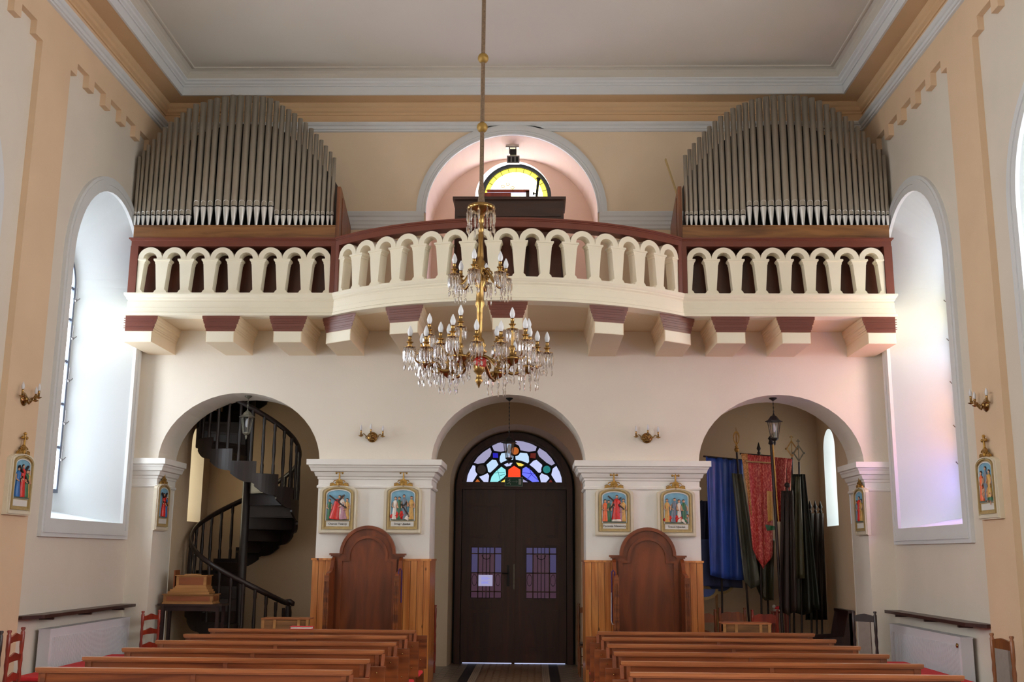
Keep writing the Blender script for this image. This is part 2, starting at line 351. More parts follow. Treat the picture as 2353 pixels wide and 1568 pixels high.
# ---------------------------------------------------------------- nave side walls with splayed windows
WINC = [13.98, 9.64, 5.30, .96, -3.38]
GX = 6.2
def side_wall(s, nm):
    T = lambda u, z: (s*XF, u, z)
    TO = lambda u, z: (s*GX, u, z)
    ops = [(c, 1.14, 2.19, 5.45, 1.22) for c in WINC]; ins = [(c, .54, 2.58, 5.45, .55) for c in WINC]
    mb = MB(); wall(mb, T, Y0, YW, 0, 9.3, ops)
    w = struct('wall_'+nm, mb, 'cream')
    mb = MB(); wall(mb, lambda u, z: (s*(GX+.012), u, z), Y0, YW+.1, 0, 9.3, ins)
    struct('outer_face', mb, 'cream', w)
    mb = MB()
    for a, b in zip(ops, ins): reveal(mb, T, TO, a, (b[0], b[1], 2.34, b[3], b[4]))
    for b in ins: mb.add([TO(b[0]-b[1], 2.34), TO(b[0]+b[1], 2.34), TO(b[0]+b[1], 2.60), TO(b[0]-b[1], 2.60)], [(0, 1, 2, 3)])
    struct('window_reveal', mb, 'reveal', w)
    for k, c in enumerate(WINC):
        # raised surround
        fr = MB()
        o = [(c-1.36, 1.97)]+arc(c, 1.36, 5.45, 1.42)+[(c+1.36, 1.97)]
        i = [(c-1.14, 2.19)]+arc(c, 1.14, 5.45, 1.22)+[(c+1.14, 2.19)]
        if c > 13: o = [(min(p[0], YW-.01), p[1]) for p in o]
        d0, d1 = (s*XF, s*(XF-.045))
        fr.ring(o, i, d0, d1, 'x', True)
        o2 = [(c-1.31, 2.02)]+arc(c, 1.31, 5.45, 1.38)+[(c+1.31, 2.02)]; i2 = [(c-1.24, 2.09)]+arc(c, 1.24, 5.45, 1.31)+[(c+1.24, 2.09)]
        fr.ring(o2, i2, s*(XF-.045), s*(XF-.06), 'x', True)
        wn = MB(); 
        g = [(c-.54, 2.58)]+arc(c, .54, 5.45, .55)+[(c+.54, 2.58)]; gi = [(c-.49, 2.63)]+arc(c, .49, 5.45, .5)+[(c+.49, 2.63)]
        wn.ring(g, gi, s*GX, s*(GX-.05), 'x', True)
        for z in (3.2, 3.8, 4.4, 5.0, 5.45): wn.box(*sorted((s*(GX-.04), s*GX)), c-.5, c+.5, z-.018, z+.018)
        wn.box(*sorted((s*(GX-.04), s*GX)), c-.015, c+.015, 2.6, 5.95)
        win = struct('window_%d' % (k+1+(5 if s > 0 else 0)), wn, 'leadf')
        struct('window_surround', fr, 'white', win)
        gm = ('glass_day' if s < 0 else 'glass_stain') if k == 0 else ('glass_back2' if k == 1 else 'glass_back')
        zz = [2.6, 3.2, 3.8, 4.4, 5.0, 5.45]
        for q_, (z0, z1) in enumerate(zip(zz, zz[1:])):
            if k == 0 and s > 0: gm = ('gs0', 'gs1', 'gs2', 'gs3', 'gs4')[q_]
            p = MB(); p.box(*sorted((s*(GX-.01), s*(GX+.01))), c-.5, c+.5, z0+.01, z1-.01); p.build('pane', gm, win)
        p = MB(); p.prism(arc(c, .5, 5.46, .5), s*(GX-.01), s*(GX+.01), 'x'); p.build('pane', 'gs3' if (k == 0 and s > 0) else gm, win)
        if k == 0:
            for z in (3.05, 3.55, 4.15, 4.75, 5.3):
                h = MB(); h.tube([(s*(GX-.05), c+.47, z), (s*(GX-.11), c+.5, z-.01), (s*(GX-.12), c+.53, z+.02)], .008, 6).tube([(s*(GX-.08), c+.5, z), (s*(GX-.08), c+.5, z+.17)], .005, 6); h.sphere((s*(GX-.08), c+.5, z-.02), .02, 8, 5)
                h.build('stay_hook', 'grey', win)
    # pilasters and stepped corbel frieze
    xs = sorted((s*XP, s*(XF+.01)))
    for y0, y1 in [(11.43, 12.2), (7.09, 7.86), (2.75, 3.52), (-1.59, -.82), (Y0, -5.16)]:
        mb = MB(); mb.box(*xs, y0, y1, 0, 7.87); struct('pilaster', mb, 'peach', w)
    mb = MB(); mb.box(*xs, Y0, YW, 7.87, 9.1); struct('frieze', mb, 'ochre' if False else 'peach', w)
    for y0 in (12.2, 7.86, 3.52, -.82, -5.16):
        base = y0; end = min(base+3.57, YW)
        for k, (a, b) in enumerate([(0, .175), (.52, .70), (1.07, 1.25), (1.62, 1.80), (2.16, 2.34), (2.70, 2.88)] if y0 > 12 else
                                   [(0, .175), (.52, .70), (1.10, 1.28), (1.69, 1.87), (2.28, 2.46), (2.86, 3.03), (3.395, 3.57)]):
            if base+a > YW: continue
            mb = MB(); mb.box(*xs, base+a, min(base+b, YW), 7.70, 7.87)
            o = struct('corbel_step', mb, 'peach', w)
    return w
wl = side_wall(-1, 'left'); wr = side_wall(1, 'right')

# ---------------------------------------------------------------- west wall of the nave: arcade below, tower arch above
OPS_LOW = [(-3.95, 1.19, 0, 3.10, 1.02), (0, 1.125, 0, 3.10, 1.01), (3.95, 1.19, 0, 3.10, 1.02)]
TF = lambda u, z: (u, YW, z); TB = lambda u, z: (u, YW+.78, z)
solid_wall('wall_west', 'cream_back', TF, TB, -XF-.7, XF+.7, 0, 5.06, OPS_LOW)
TB2 = lambda u, z: (u, YW+.98, z)
solid_wall('wall_west_upper', 'upper', TF, TB2, -XF-.7, XF+.7, 5.06, 8.3, [(.02, 1.31, 5.2, 6.906, 1.254)], 'pink')
mb = MB(); mb.box(-XF-.7, XF+.7, YW, YW+.98, 8.3, 9.3); struct('wall_west_top', mb, 'ochre')
# cornices following three walls
def path3(p0=0):
    return [(-XP, Y0, 1, 0), (-XP, YW, 1, -1), (XP, YW, -1, -1), (XP, Y0, -1, 0)]
def run(name, prof, m):
    mb = MB(); mb.sweep(path3(), prof); return struct(name, mb, m)
run('trim_1', [(0, 8.50), (.02, 8.50), (.02, 8.53), (.05, 8.55), (.05, 8.60), (.075, 8.62), (.1, 8.66), (.1, 8.672), (.37, 8.672)], 'ochre')
run('trim_2', [(.36, 8.668), (.39, 8.668), (.39, 8.80), (.41, 8.80), (.41, 8.825), (.44, 8.84), (.45, 8.865), (.48, 8.88), (.48, 8.90)], 'white')
run('trim_3', [(.48, 8.90), (.485, 8.93), (.50, 8.965), (.53, 8.995), (.575, 9.01), (.60, 9.01), (.60, 9.0), (.625, 9.0), (.63, 9.02)], 'ceiling')
run('trim_4', [(0, 8.219), (.03, 8.225), (.03, 8.25), (.05, 8.255), (.05, 8.30), (.07, 8.31), (.09, 8.335), (.09, 8.356), (0, 8.36)], 'white')
# tower arch archivolt and impost band
mb = MB()
for ao, ai, d in ((1.455, 1.31, .05), (1.43, 1.34, .065), (1.41, 1.37, .08)):
    mb.ring(arc(.02, ao, 6.906, ao-.02, 40), arc(.02, ai, 6.906, ai-.056, 40), YW, YW-d)
struct('trim_5', mb, 'white')
for n, (x0, x1) in enumerate(((-2.9, -1.31), (1.35, 2.9))):
    mb = MB(); mb.sweep([(x0, YW, 0, -1), (x1, YW, 0, -1)], [(0, 6.64), (.03, 6.655), (.03, 6.70), (.045, 6.71), (.045, 6.76), (.06, 6.77), (.06, 6.82), (.08, 6.84), (.1, 6.89), (.1, 6.906), (0, 6.91)])
    struct('trim_%d' % (6+n), mb, 'white')
# outer pier pilaster strips at the nave corners
# tower room behind the upper arch
TN0 = lambda u, z: (u, YW+.98, z); TN1 = lambda u, z: (u, YW+1.5, z)
mb = MB(); wall(mb, TN0, -2.0, 2.0, 5.0, 8.6, [(.02, .62, 5.4, 7.5, .62)]); struct('wall_tower', mb, 'pink')
mb = MB(); reveal(mb, TN0, TN1, (.02, .62, 5.4, 7.5, .62), (.055, .60, 5.9, 7.66, .60)); struct('niche_reveal', mb, 'reveal', bpy.data.objects['wall_tower'])
XN, ZN = .055, 7.66
w = MB(); w.ring([(XN-.60, 6.0)]+arc(XN, .60, ZN, .60)+[(XN+.60, 6.0)], [(XN-.53, 6.0)]+arc(XN, .53, ZN, .53)+[(XN+.53, 6.0)], YW+1.5, YW+1.43)
for t in range(1, 12):
    a = PI*t/12; w.tube([(XN+.45*math.cos(a), YW+1.47, ZN+.45*math.sin(a)), (XN+.54*math.cos(a), YW+1.47, ZN+.54*math.sin(a))], .006, 4)
win = struct('window_11', w, 'lead')
p = MB(); p.prism([(XN-.46, 6.0)]+arc(XN, .46, ZN, .46)+[(XN+.46, 6.0)], YW+1.49, YW+1.5); p.build('pane', 'glass_west', win)
p = MB(); p.ring(arc(XN, .54, ZN, .54), arc(XN, .455, ZN, .455), YW+1.485, YW+1.5); p.build('pane', 'glass_west_y', win)
for q_ in ((-.22, 7.86), (-.14, 7.9), (-.06, 7.84), (-.18, 7.78)):
    f = MB(); f.ring([(XN+q_[0]+.035*math.cos(x), q_[1]+.03*math.sin(x)) for x in [k*PI/4 for k in range(8)]], [(XN+q_[0]+.022*math.cos(x), q_[1]+.018*math.sin(x)) for x in [k*PI/4 for k in range(8)]], YW+1.475, YW+1.485, 'y', True); f.build('painted_flower', 'gold', win)
for s in (-1, 1):
    p = MB(); p.box(XN+s*.49-.035, XN+s*.49+.035, YW+1.49, YW+1.5, 6.0, ZN); p.build('pane', 'glass_west_p', win)

# ---------------------------------------------------------------- narthex
TN = lambda u, z: (u, YN, z); TD = lambda u, z: (u, YD+.08, z)
mb = MB(); wall(mb, TN, -5.9, 5.9, 0, 5.1, [(.055, 1.10, 0, 2.95, 1.02)]); reveal(mb, TN, TD, (.055, 1.10, 0, 2.95, 1.02), (.03, 1.04, 0, 2.92, .98), False)
struct('wall_narthex', mb, 'narthex')
mb = MB(); mb.box(-6, 6, YW+.3, 19, 5.04, 5.2); struct('ceiling_narthex', mb, 'narthex')
mb = MB(); mb.box(-2.2, 2.2, YD+.09, YD+.3, 0, 5.0); struct('wall_porch', mb, 'dark')
for s, nm in ((-1, 'left'), (1, 'right')):
    T = lambda u, z: (s*5.13, u, z); TO = lambda u, z: (s*5.75, u, z)
    c = 17.27 if s < 0 else 17.24; o0 = (c, .335, 2.28, 3.5, .33); o1 = (c+.02, .2, 2.36, 3.5, .2)
    mb = MB(); wall(mb, T, YW+.78, YN, 0, 5.1, [o0]); w = struct('wall_bay_'+nm, mb, 'narthex')
    mb = MB(); reveal(mb, T, TO, o0, o1); struct('window_reveal', mb, 'cream' if s < 0 else 'reveal', w)
    wn = MB(); wn.ring([(c-.2, 2.36)]+arc(c+.02, .2, 3.5, .2, 12)+[(c+.24, 2.36)], [(c-.17, 2.39)]+arc(c+.02, .18, 3.5, .17, 12)+[(c+.21, 2.39)], s*5.75, s*5.71, 'x', True)
    wi = struct('window_%d' % (12 if s < 0 else 13), wn, 'leadf')
    p = MB(); p.prism([(c-.19, 2.37)]+arc(c+.02, .19, 3.5, .19, 12)+[(c+.23, 2.37)], s*5.74, s*5.76, 'x'); p.build('pane', 'glass_slit_blue' if s < 0 else 'glass_slit', wi)

# pier capitals
def capital(name, x0, x1, sides, outer=False):
    prof = [(.006, 2.72), (.025, 2.735), (.025, 2.76), (.006, 2.775), (.006, 2.85), (.02, 2.86), (.02, 2.885), (.045, 2.90), (.06, 2.94), (.06, 2.955), (.10, 2.965), (.115, 3.01), (.13, 3.03), (.13, 3.045), (.16, 3.055), (.16, 3.135), (0, 3.14)]
    path = []
    if sides[0]: path += [(x0, YW+.80, -1, 0), (x0, YW, -1, -1)]
    else: path += [(x0, YW, 0, -1)]
    if sides[1]: path += [(x1, YW, 1, -1), (x1, YW+.80, 1, 0)]
    else: path += [(x1, YW, 0, -1)]
    mb = MB(); mb.sweep(path, prof); return struct(name, mb, 'pier_white')
capital('trim_8', -2.755, -1.118, (1, 1)); capital('trim_9', 1.118, 2.755, (1, 1))
capital('trim_10', -XF, -5.135, (0, 1)); capital('trim_11', 5.135, XF, (1, 0))
# white painted pier faces
for i, (a, b) in enumerate(((-2.757, -1.122), (1.122, 2.757), (-XF, -5.138), (5.138, XF))):
    mb = MB(); mb.box(a, b, YW-.004, YW+.78, 0, 2.73); struct('trim_%d' % (12+i), mb, 'pier_white' if i < 2 else 'cream_back')

# floor tiles by the door
def tiles():
    wt, bt, ht = MB(), MB(), MB()
    for sx in (-1, 1):
        x0 = .02+sx*.98
        for i in range(14):
            for j in range(60):
                w_, h_ = .115, .058
                x = x0+(i-7)*w_*1.0; y = 14.9+j*h_
                if abs(x-.02) < .56+.12 or abs(x) > 2.2: continue
                (wt if (i+j) % 2 else bt).box(x+.002, x+w_-.002, y+.002, y+h_-.002, 0, .004)
    for i in range(9):
        for j in range(30):
            x = .02+(i-4)*.105; y = 14.95+j*.12+(i % 2)*.06
            ht.prism([(x+.062*math.cos(PI*k/3), y+.062*math.sin(PI*k/3)*.95) for k in range(6)], 0, .004, 'z')
    bt.box(.02-.74, .02-.60, 14.9, 18.45, 0, .005); bt.box(.02+.60, .02+.74, 14.9, 18.45, 0, .005)
    for s in (-1, 1):
        for k in range(4): wt.box(.02+s*.54-.055+k*.028, .02+s*.54-.055+k*.028+.022, 14.9, 18.45, 0, .005)
    wt.build('pale_tile_field', 'tilew', floor_o, kind='stuff'); bt.build('black_tile_field', 'tileb', floor_o, kind='stuff'); ht.build('hexagon_tile_field', 'tileh', floor_o, kind='stuff')
tiles()


# ---------------------------------------------------------------- balcony (organ gallery)
YB = 14.45
CY, RR = 17.25, 3.72
TM = math.asin(2.45/RR)
def arcpath(r, t0, t1, n=40): return [(r*math.sin(t0+(t1-t0)*i/n), CY-r*math.cos(t0+(t1-t0)*i/n), math.sin(t0+(t1-t0)*i/n), -math.cos(t0+(t1-t0)*i/n)) for i in range(n+1)]
bal = thing('balcony', 'ivory organ gallery with a bowed middle, arcaded balustrade and brown handrail', 'balcony', (0, YW, 5.06), world=True)
mb = MB(); mb.prism([(-5.38, YW), (-5.38, YB+.02)]+[(p[0], p[1]) for p in arcpath(RR-.02, -TM, TM)]+[(5.38, YB+.02), (5.38, YW)], 5.065, 5.19, 'z')
mb.build('floor_slab', 'paint2', bal)
FP = [(.0, 5.062), (.03, 5.064), (.03, 5.10), (.012, 5.112), (.012, 5.175), (.002, 5.18), (.002, 5.265), (-.004, 5.27), (-.004, 5.285), (.016, 5.305), (.016, 5.32), (.03, 5.335), (.045, 5.36), (.045, 5.385), (-.22, 5.387), (-.22, 5.062)]
for path in ([(-5.37, YW, -1, 0), (-5.37, YB, -1, -1), (-2.42, YB, 0, -1)], arcpath(RR, -TM-.02, TM+.02), [(2.42, YB, 0, -1), (5.37, YB, 1, -1), (5.37, YW, 1, 0)]):
    mb = MB(); mb.sweep(path, FP, True); mb.build('fascia', 'paint', bal)
RP = [(-.2, 6.078), (.0, 6.078), (.0, 6.155), (.012, 6.16), (.012, 6.172), (.03, 6.178), (.03, 6.198), (-.22, 6.198)]
for path in ([(-5.38, YW, -1, 0), (-5.38, YB, -1, -1), (-2.44, YB, 0, -1)], arcpath(RR, -TM, TM), [(2.44, YB, 0, -1), (5.38, YB, 1, -1), (5.38, YW, 1, 0)]):
    mb = MB(); mb.sweep(path, RP, True); mb.build('handrail', 'brown', bal)
for x0, x1, y in ((-5.385, -5.275, YB), (-2.515, -2.45, YB), (2.45, 2.515, YB), (5.275, 5.385, YB)):
    mb = MB(); mb.box(x0, x1, y-.005, y+.2, 5.385, 6.08); mb.build('post', 'brown', bal)
for s in (-1, 1):
    mb = MB(); mb.box(-.035, .035, -.006, .19, 5.385, 6.08)
    mb.T = Matrix.Translation((s*RR*math.sin(TM-.012), CY-RR*math.cos(TM-.012), 0)) @ Matrix.Rotation(s*TM, 4, 'Z'); v = [tuple(mb.T @ Vector(p)) for p in mb.v]; mb.v = v; mb.T = None
    mb.build('post', 'brown', bal)
D = .17
def baluster(side=0):
    b = MB(); l, r = (0 if side > 0 else 1), (0 if side < 0 else 1)
    def lay(prof):
        for (w0, z0), (w1, z1) in zip(prof, prof[1:]):
            b.add([(-w0*l, .01, z0), (w0*r, .01, z0), (-w0*l, D-.01, z0), (w0*r, D-.01, z0), (-w1*l, .01, z1), (w1*r, .01, z1), (-w1*l, D-.01, z1), (w1*r, D-.01, z1)],
                  [(0, 2, 3, 1), (4, 5, 7, 6), (0, 1, 5, 4), (2, 6, 7, 3), (0, 4, 6, 2), (1, 3, 7, 5)])
    lay([(.106, 5.385), (.100, 5.40), (.088, 5.405), (.085, 5.42), (.059, 5.445), (.090, 5.815), (.096, 5.82), (.098, 5.845), (.110, 5.86), (.113, 5.89)])
    b.box(-.117*l, .117*r, -.004, D, 5.868, 5.892); return b
def place(b, x, y, rz): 
    T = Matrix.Translation((x, y, 0)) @ Matrix.Rotation(rz, 4, 'Z'); b.v = [tuple(T @ Vector(p)) for p in b.v]; return b
AR = .172
archmb = lambda: MB().ring(arc(0, AR, 5.892, AR-.002, 16), arc(0, .096, 5.892, .096, 16), .004, D)
for s in (-1, 1):
    pit = (5.27-2.52)/8
    for i in range(9):
        side = 1 if i == 0 else (-1 if i == 8 else 0)
        x = min(s*2.52, s*5.27)+i*pit
        place(baluster(side), x, YB, 0).build('baluster', 'paint', bal)
        if i < 8: place(archmb(), x+pit/2, YB, 0).build('balustrade_arch', 'paint', bal)
    # brown boards of the organ chest behind the balusters
    mb = MB(); mb.box(min(s*2.46, s*5.39), max(s*2.46, s*5.39), YB+.32, YB+.36, 5.19, 6.19); mb.build('back_board', 'backboard', bal)
A0 = TM-.022
for i in range(16):
    t = -A0+2*A0*i/15; side = 1 if i == 0 else (-1 if i == 15 else 0)
    place(baluster(side), RR*math.sin(t), CY-RR*math.cos(t), t).build('baluster', 'paint', bal)
    if i < 15:
        t += A0/15; place(archmb(), RR*math.sin(t), CY-RR*math.cos(t), t).build('balustrade_arch', 'paint', bal)
# corbels under the gallery
CP = [(.2, 4.686), (.2, 4.845), (.207, 4.85), (.207, 4.878), (.218, 4.884), (.218, 4.90), (.226, 4.91), (.226, 4.945), (.242, 4.955), (.242, 4.975), (.25, 4.985), (.25, 5.01), (.262, 5.02), (.264, 5.062)]
def corbel(cx, ang=0):
    k = .92 if abs(cx) > 5 else 1
    yf = YB+.02 if abs(cx) > 2.6 else (CY-math.sqrt((RR-.05)**2-cx*cx))
    poly = [(-w, z) for w, z in CP]+[(w, z) for w, z in reversed(CP)]
    n = len(poly); tn = math.tan(ang)
    if abs(cx) > 5: poly = [(max(-.19, min(.26, x*(1 if x*(-cx) > 0 else .95))), z) if cx < 0 else (min(.19, max(-.26, x)), z) for x, z in poly]
    vs = [(cx+x, yf+x*tn, z) for x, z in poly]+[(cx+x, YW+.01, z) for x, z in poly]
    fs = [tuple(range(n)), tuple(range(2*n-1, n-1, -1))]+[(i, i+n, (i+1) % n+n, (i+1) % n) for i in range(n)]
    c = MB().add(vs, fs).build('corbel', 'paint2', bal)
    q = [(x, z) for x, z in poly if z > 4.84]; n = len(q)
    vs = [(cx+x, yf+x*tn-.006-(z-4.84)*.05, z) for x, z in q]+[(cx+x, yf+x*tn-.0005, z) for x, z in q]
    fs = [tuple(range(n)), tuple(range(2*n-1, n-1, -1))]+[(i, i+n, (i+1) % n+n, (i+1) % n) for i in range(n)]
    MB().add(vs, fs).build('corbel_moulding', 'brown', c)
    lw = .165 if abs(cx) < 5 else .15
    mb = MB()
    for z in (4.884, 4.91, 4.955, 4.985, 5.02): mb.add([(cx+x, yf+x*tn-.014-(z-4.84)*.05, zz) for x, zz in ((-.21, z), (.21, z), (.21, z+.008), (-.21, z+.008))]+[(cx+x, yf+x*tn-.001, zz) for x, zz in ((-.21, z), (.21, z), (.21, z+.008), (-.21, z+.008))], [(0, 1, 2, 3), (0, 1, 5, 4), (2, 3, 7, 6)])
    mb.build('corbel_fillet', 'brown', c)
    mb = MB().add([(cx+x, yf+x*tn-.008, z) for x, z in ((-.19, 4.69), (.19, 4.69), (.19, 4.838), (-.19, 4.838))]+[(cx+x, yf+x*tn+.001, z) for x, z in ((-.19, 4.69), (.19, 4.69), (.19, 4.838), (-.19, 4.838))], [(0, 1, 2, 3), (0, 1, 5, 4), (1, 2, 6, 5), (2, 3, 7, 6), (3, 0, 4, 7)])
    mb.build('corbel_face', 'paint', c)
for cx, a in ((-5.19, 0), (-4.03, 0), (-3.08, 0), (-2.36, -.62), (-1.37, -.32), (.025, 0), (1.37, .32), (2.36, .62), (3.10, 0), (4.0, 0), (5.18, 0)): corbel(cx, a)

# ---------------------------------------------------------------- organs
def organ(s, nm, lab):
    o = thing('pipe_organ', lab, 'organ', (s*3.92, YB+.1, 6.198), world=True, group=None)
    mb = MB(); mb.box(min(s*2.47, s*5.37), max(s*2.47, s*5.37), YB+.02, YB+.3, 6.2, 6.375); mb.box(min(s*2.47, s*5.37), max(s*2.47, s*5.37), YB+.005, YB+.32, 6.375, 6.392)
    mb.build('wind_chest_beam', 'oak_x', o)
    YP = YB+.15
    pr_ = .0412
    if s < 0:
        c = lambda x, y: (280+x/4.3556, 200+y/4.3556)
        xs = [145, 183, 227, 275, 325, 378, 432, 490, 550, 612, 678, 753, 823, 890, 970, 1050, 1127, 1207, 1283, 1356, 1429, 1497, 1559, 1624, 1686, 1748, 1803, 1862, 1918, 1970, 2018, 2069, 2110]
        ys = [700, 640, 583, 527, 463, 410, 355, 312, 265, 222, 178, 160, 135, 118, 105, 90, 93, 95, 97, 107, 120, 148, 195, 230, 270, 320, 362, 420, 477, 535, 593, 652, 712]
    else:
        c = lambda x, y: (1500+x/3.9217, 200+y/3.9217)
        xs = [302, 343, 385, 434, 482, 531, 583, 637, 695, 752, 809, 867, 927, 994, 1062, 1130, 1201, 1275, 1345, 1414, 1479, 1546, 1611, 1669, 1724, 1780, 1834, 1885, 1934, 1981, 2025, 2068, 2107]
        ys = [618, 565, 510, 458, 408, 358, 312, 268, 232, 196, 170, 147, 122, 108, 95, 84, 82, 84, 86, 93, 104, 130, 162, 195, 232, 272, 312, 358, 405, 460, 515, 568, 620]
    n = 33
    XS = [onY(*c(x, 1150 if s < 0 else 1050), YP).x for x in xs]
    ZS = [onY(*c(x, y), YP).z for x, y in zip(xs, ys)]
    for i in range(n):
        mid = 11 <= i <= 21
        gap = min(abs(XS[i]-XS[j]) for j in (i-1, i+1) if 0 <= j < n)
        r = min(gap*.45, .058)
        zt = ZS[i]; zm = (6.405+.30) if mid else (6.405+.17)
        zf = 6.392
        x = XS[i]
        b = MB(); b.lathe([(r, zm+.018), (r, zt), (r*.9, zt), (r*.9, zt-.05)], (x, YP, 0), 14)
        pp = b.build('organ_pipe', 'tin', o)
        f = MB(); f.lathe([(r*.26, zf), (r*.32, zf+.01), (r*.97, zm-.02), (r, zm)], (x, YP, 0), 12); f.build('pipe_foot', 'tin2', pp)
        g = MB(); w = r*.84; h = w*2.0
        pts = [(-w, zm+.012), (-w, zm+.012+h*.7)]+arc(0, w, zm+.012+h*.7, w*.7, 8)[1:-1]+[(w, zm+.012+h*.7), (w, zm+.012)]
        vv = []
        for (a, z) in pts: vv.append((x+a, YP-math.sqrt(max(0, r*r-a*a))-.004, z))
        m_ = len(pts); g.add(vv+[(a_, b_+.012, c_) for a_, b_, c_ in vv], [tuple(range(m_))]+[(i_, (i_+1) % m_, (i_+1) % m_+m_, i_+m_) for i_ in range(m_)])
        g.build('upper_lip', 'tin2', pp)
        k = MB(); k.lathe([(r*.97, zm-.001), (r*.97, zm+.019)], (x, YP, 0), 10); k.build('mouth_gap', 'black', pp)
    # dark backing and darkened rear rank: shade between the front pipes put into colour
    mb = MB(); q_ = sorted((XS[i], max(6.9, ZS[i]-.30)) for i in range(1, n-1)); mb.prism([(q_[0][0], 6.2)]+q_+[(q_[-1][0], 6.2)], YP+.33, YW-.02); mb.build('gap_shade_backing', 'dark', o)
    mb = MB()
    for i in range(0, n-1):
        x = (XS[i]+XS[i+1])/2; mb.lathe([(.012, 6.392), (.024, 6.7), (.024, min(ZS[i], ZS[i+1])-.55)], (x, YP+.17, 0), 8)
    mb.build('shaded_rear_rank', 'dark', o, kind='stuff')
    mb = MB(); mb.box(min(s*2.6, s*5.3), max(s*2.6, s*5.3), YP+.06, YP+.08, 6.85, 6.89); mb.build('pipe_stay', 'black', o)
    # panelled end of the case
    zt = 6.98
    poly = [(YB+.03, 6.2), (YB+.03, zt), (YB+.13, zt), (YB+.95, 6.66), (YB+.95, 6.2)]
    e = MB().prism(poly, s*2.47, s*2.42, 'x').build('case_end', 'oak_z', o)
    MB().prism([(YB+.2, 6.26), (YB+.2, zt-.12), (YB+.86, 6.62), (YB+.86, 6.26)], s*2.42, s*2.412, 'x').build('inset_panel', 'conf', e)
    return o
organ(-1, 'left', 'grey tin organ pipes in a rounded fan on the left side of the gallery')
organ(1, 'right', 'grey tin organ pipes in a rounded fan on the right side of the gallery')
t = thing('leaning_board', 'pale yellow board leaning beside the right organ case end', 'board', (2.3, 14.95, 6.9), world=True)
mb = MB(); a, b = onY(1556, 447, 14.95), onY(1529, 366, 14.95)
mb.tube([a, b], .05, 4, flat=(1, .25)); mb.build('board', 'framegold', t)

# organ console
t = thing('organ_console', 'dark brown organ console behind the middle of the balcony rail', 'organ console', (.02, 14.35, 5.19), world=True)
MB().box(-.74, .78, 14.15, 14.7, 5.19, 6.66).build('cabinet', 'console', t)
MB().box(-.77, .81, 14.11, 14.74, 6.66, 6.70).build('lid', 'console', t)
MB().box(-.70, .74, 14.135, 14.15, 6.42, 6.44).build('front_moulding', 'console', t)
for x0, x1 in ((-.70, -.26), (-.22, .26), (.30, .74)): MB().box(x0, x1, 14.14, 14.15, 5.35, 6.38).build('front_panel', 'backboard', t)
t = thing('music_desk', 'small dark and red music rest with a gap standing on the organ console', 'music stand', (0, 14.3, 6.7), world=True)
MB().box(-.36, .04, 14.3, 14.33, 6.70, 6.82).box(-.30, .3, 14.3, 14.34, 6.83, 6.87).build('rest_board', 'chairr', t)
MB().box(.25, .3, 14.3, 14.34, 6.70, 6.85).build('side_bar', 'console', t)
MB().box(.08, .2, 14.3, 14.36, 6.70, 6.735).build('sheet_clip', 'black', t)
t = thing('microphone_stand', 'black microphone stand rising behind the organ console', 'microphone stand', (.38, 14.85, 5.19), world=True)
mb = MB(); mb.tube([(.38, 14.85, 5.2), (.38, 14.85, 6.9), (.41, 14.85, 7.0)], .012, 8).build('pole', 'black', t)
for a in (0, 2.1, 4.2): MB().tube([(.38, 14.85, 5.35), (.38+.25*math.cos(a), 14.85+.25*math.sin(a), 5.195)], .01, 6).build('leg', 'black', t)
MB().tube([(.40, 14.85, 6.95), (.425, 14.84, 7.2)], .02, 8).sphere((.43, 14.84, 7.22), .03).build('microphone', 'black', t)
MB().box(.345, .37, 14.83, 14.87, 6.98, 7.02).tube([(.35, 14.85, 7.0), (.42, 14.85, 7.0)], .008, 6).build('clamp', 'black', t)
t = thing('emergency_lamp', 'small grey twin floodlight hanging at the crown of the tower arch', 'lamp', (.02, 15.9, 8.1), world=True)
MB().box(-.09, .12, 15.84, 15.92, 8.12, 8.135).tube([(-.03, 15.88, 8.13), (-.03, 15.88, 8.02)], .01, 6).tube([(.07, 15.88, 8.13), (.07, 15.88, 8.0)], .008, 6).build('bracket', 'grey', t)
MB().box(-.02, .08, 15.84, 15.94, 7.99, 8.09).build('housing', 'black', t)
MB().box(-.07, .13, 15.83, 15.9, 7.85, 7.975).build('floodlight', 'grey', t)
for k in range(3): MB().box(-.05+k*.06, -.01+k*.06, 15.825, 15.83, 7.87, 7.955).build('lamp_panel', 'black', t)

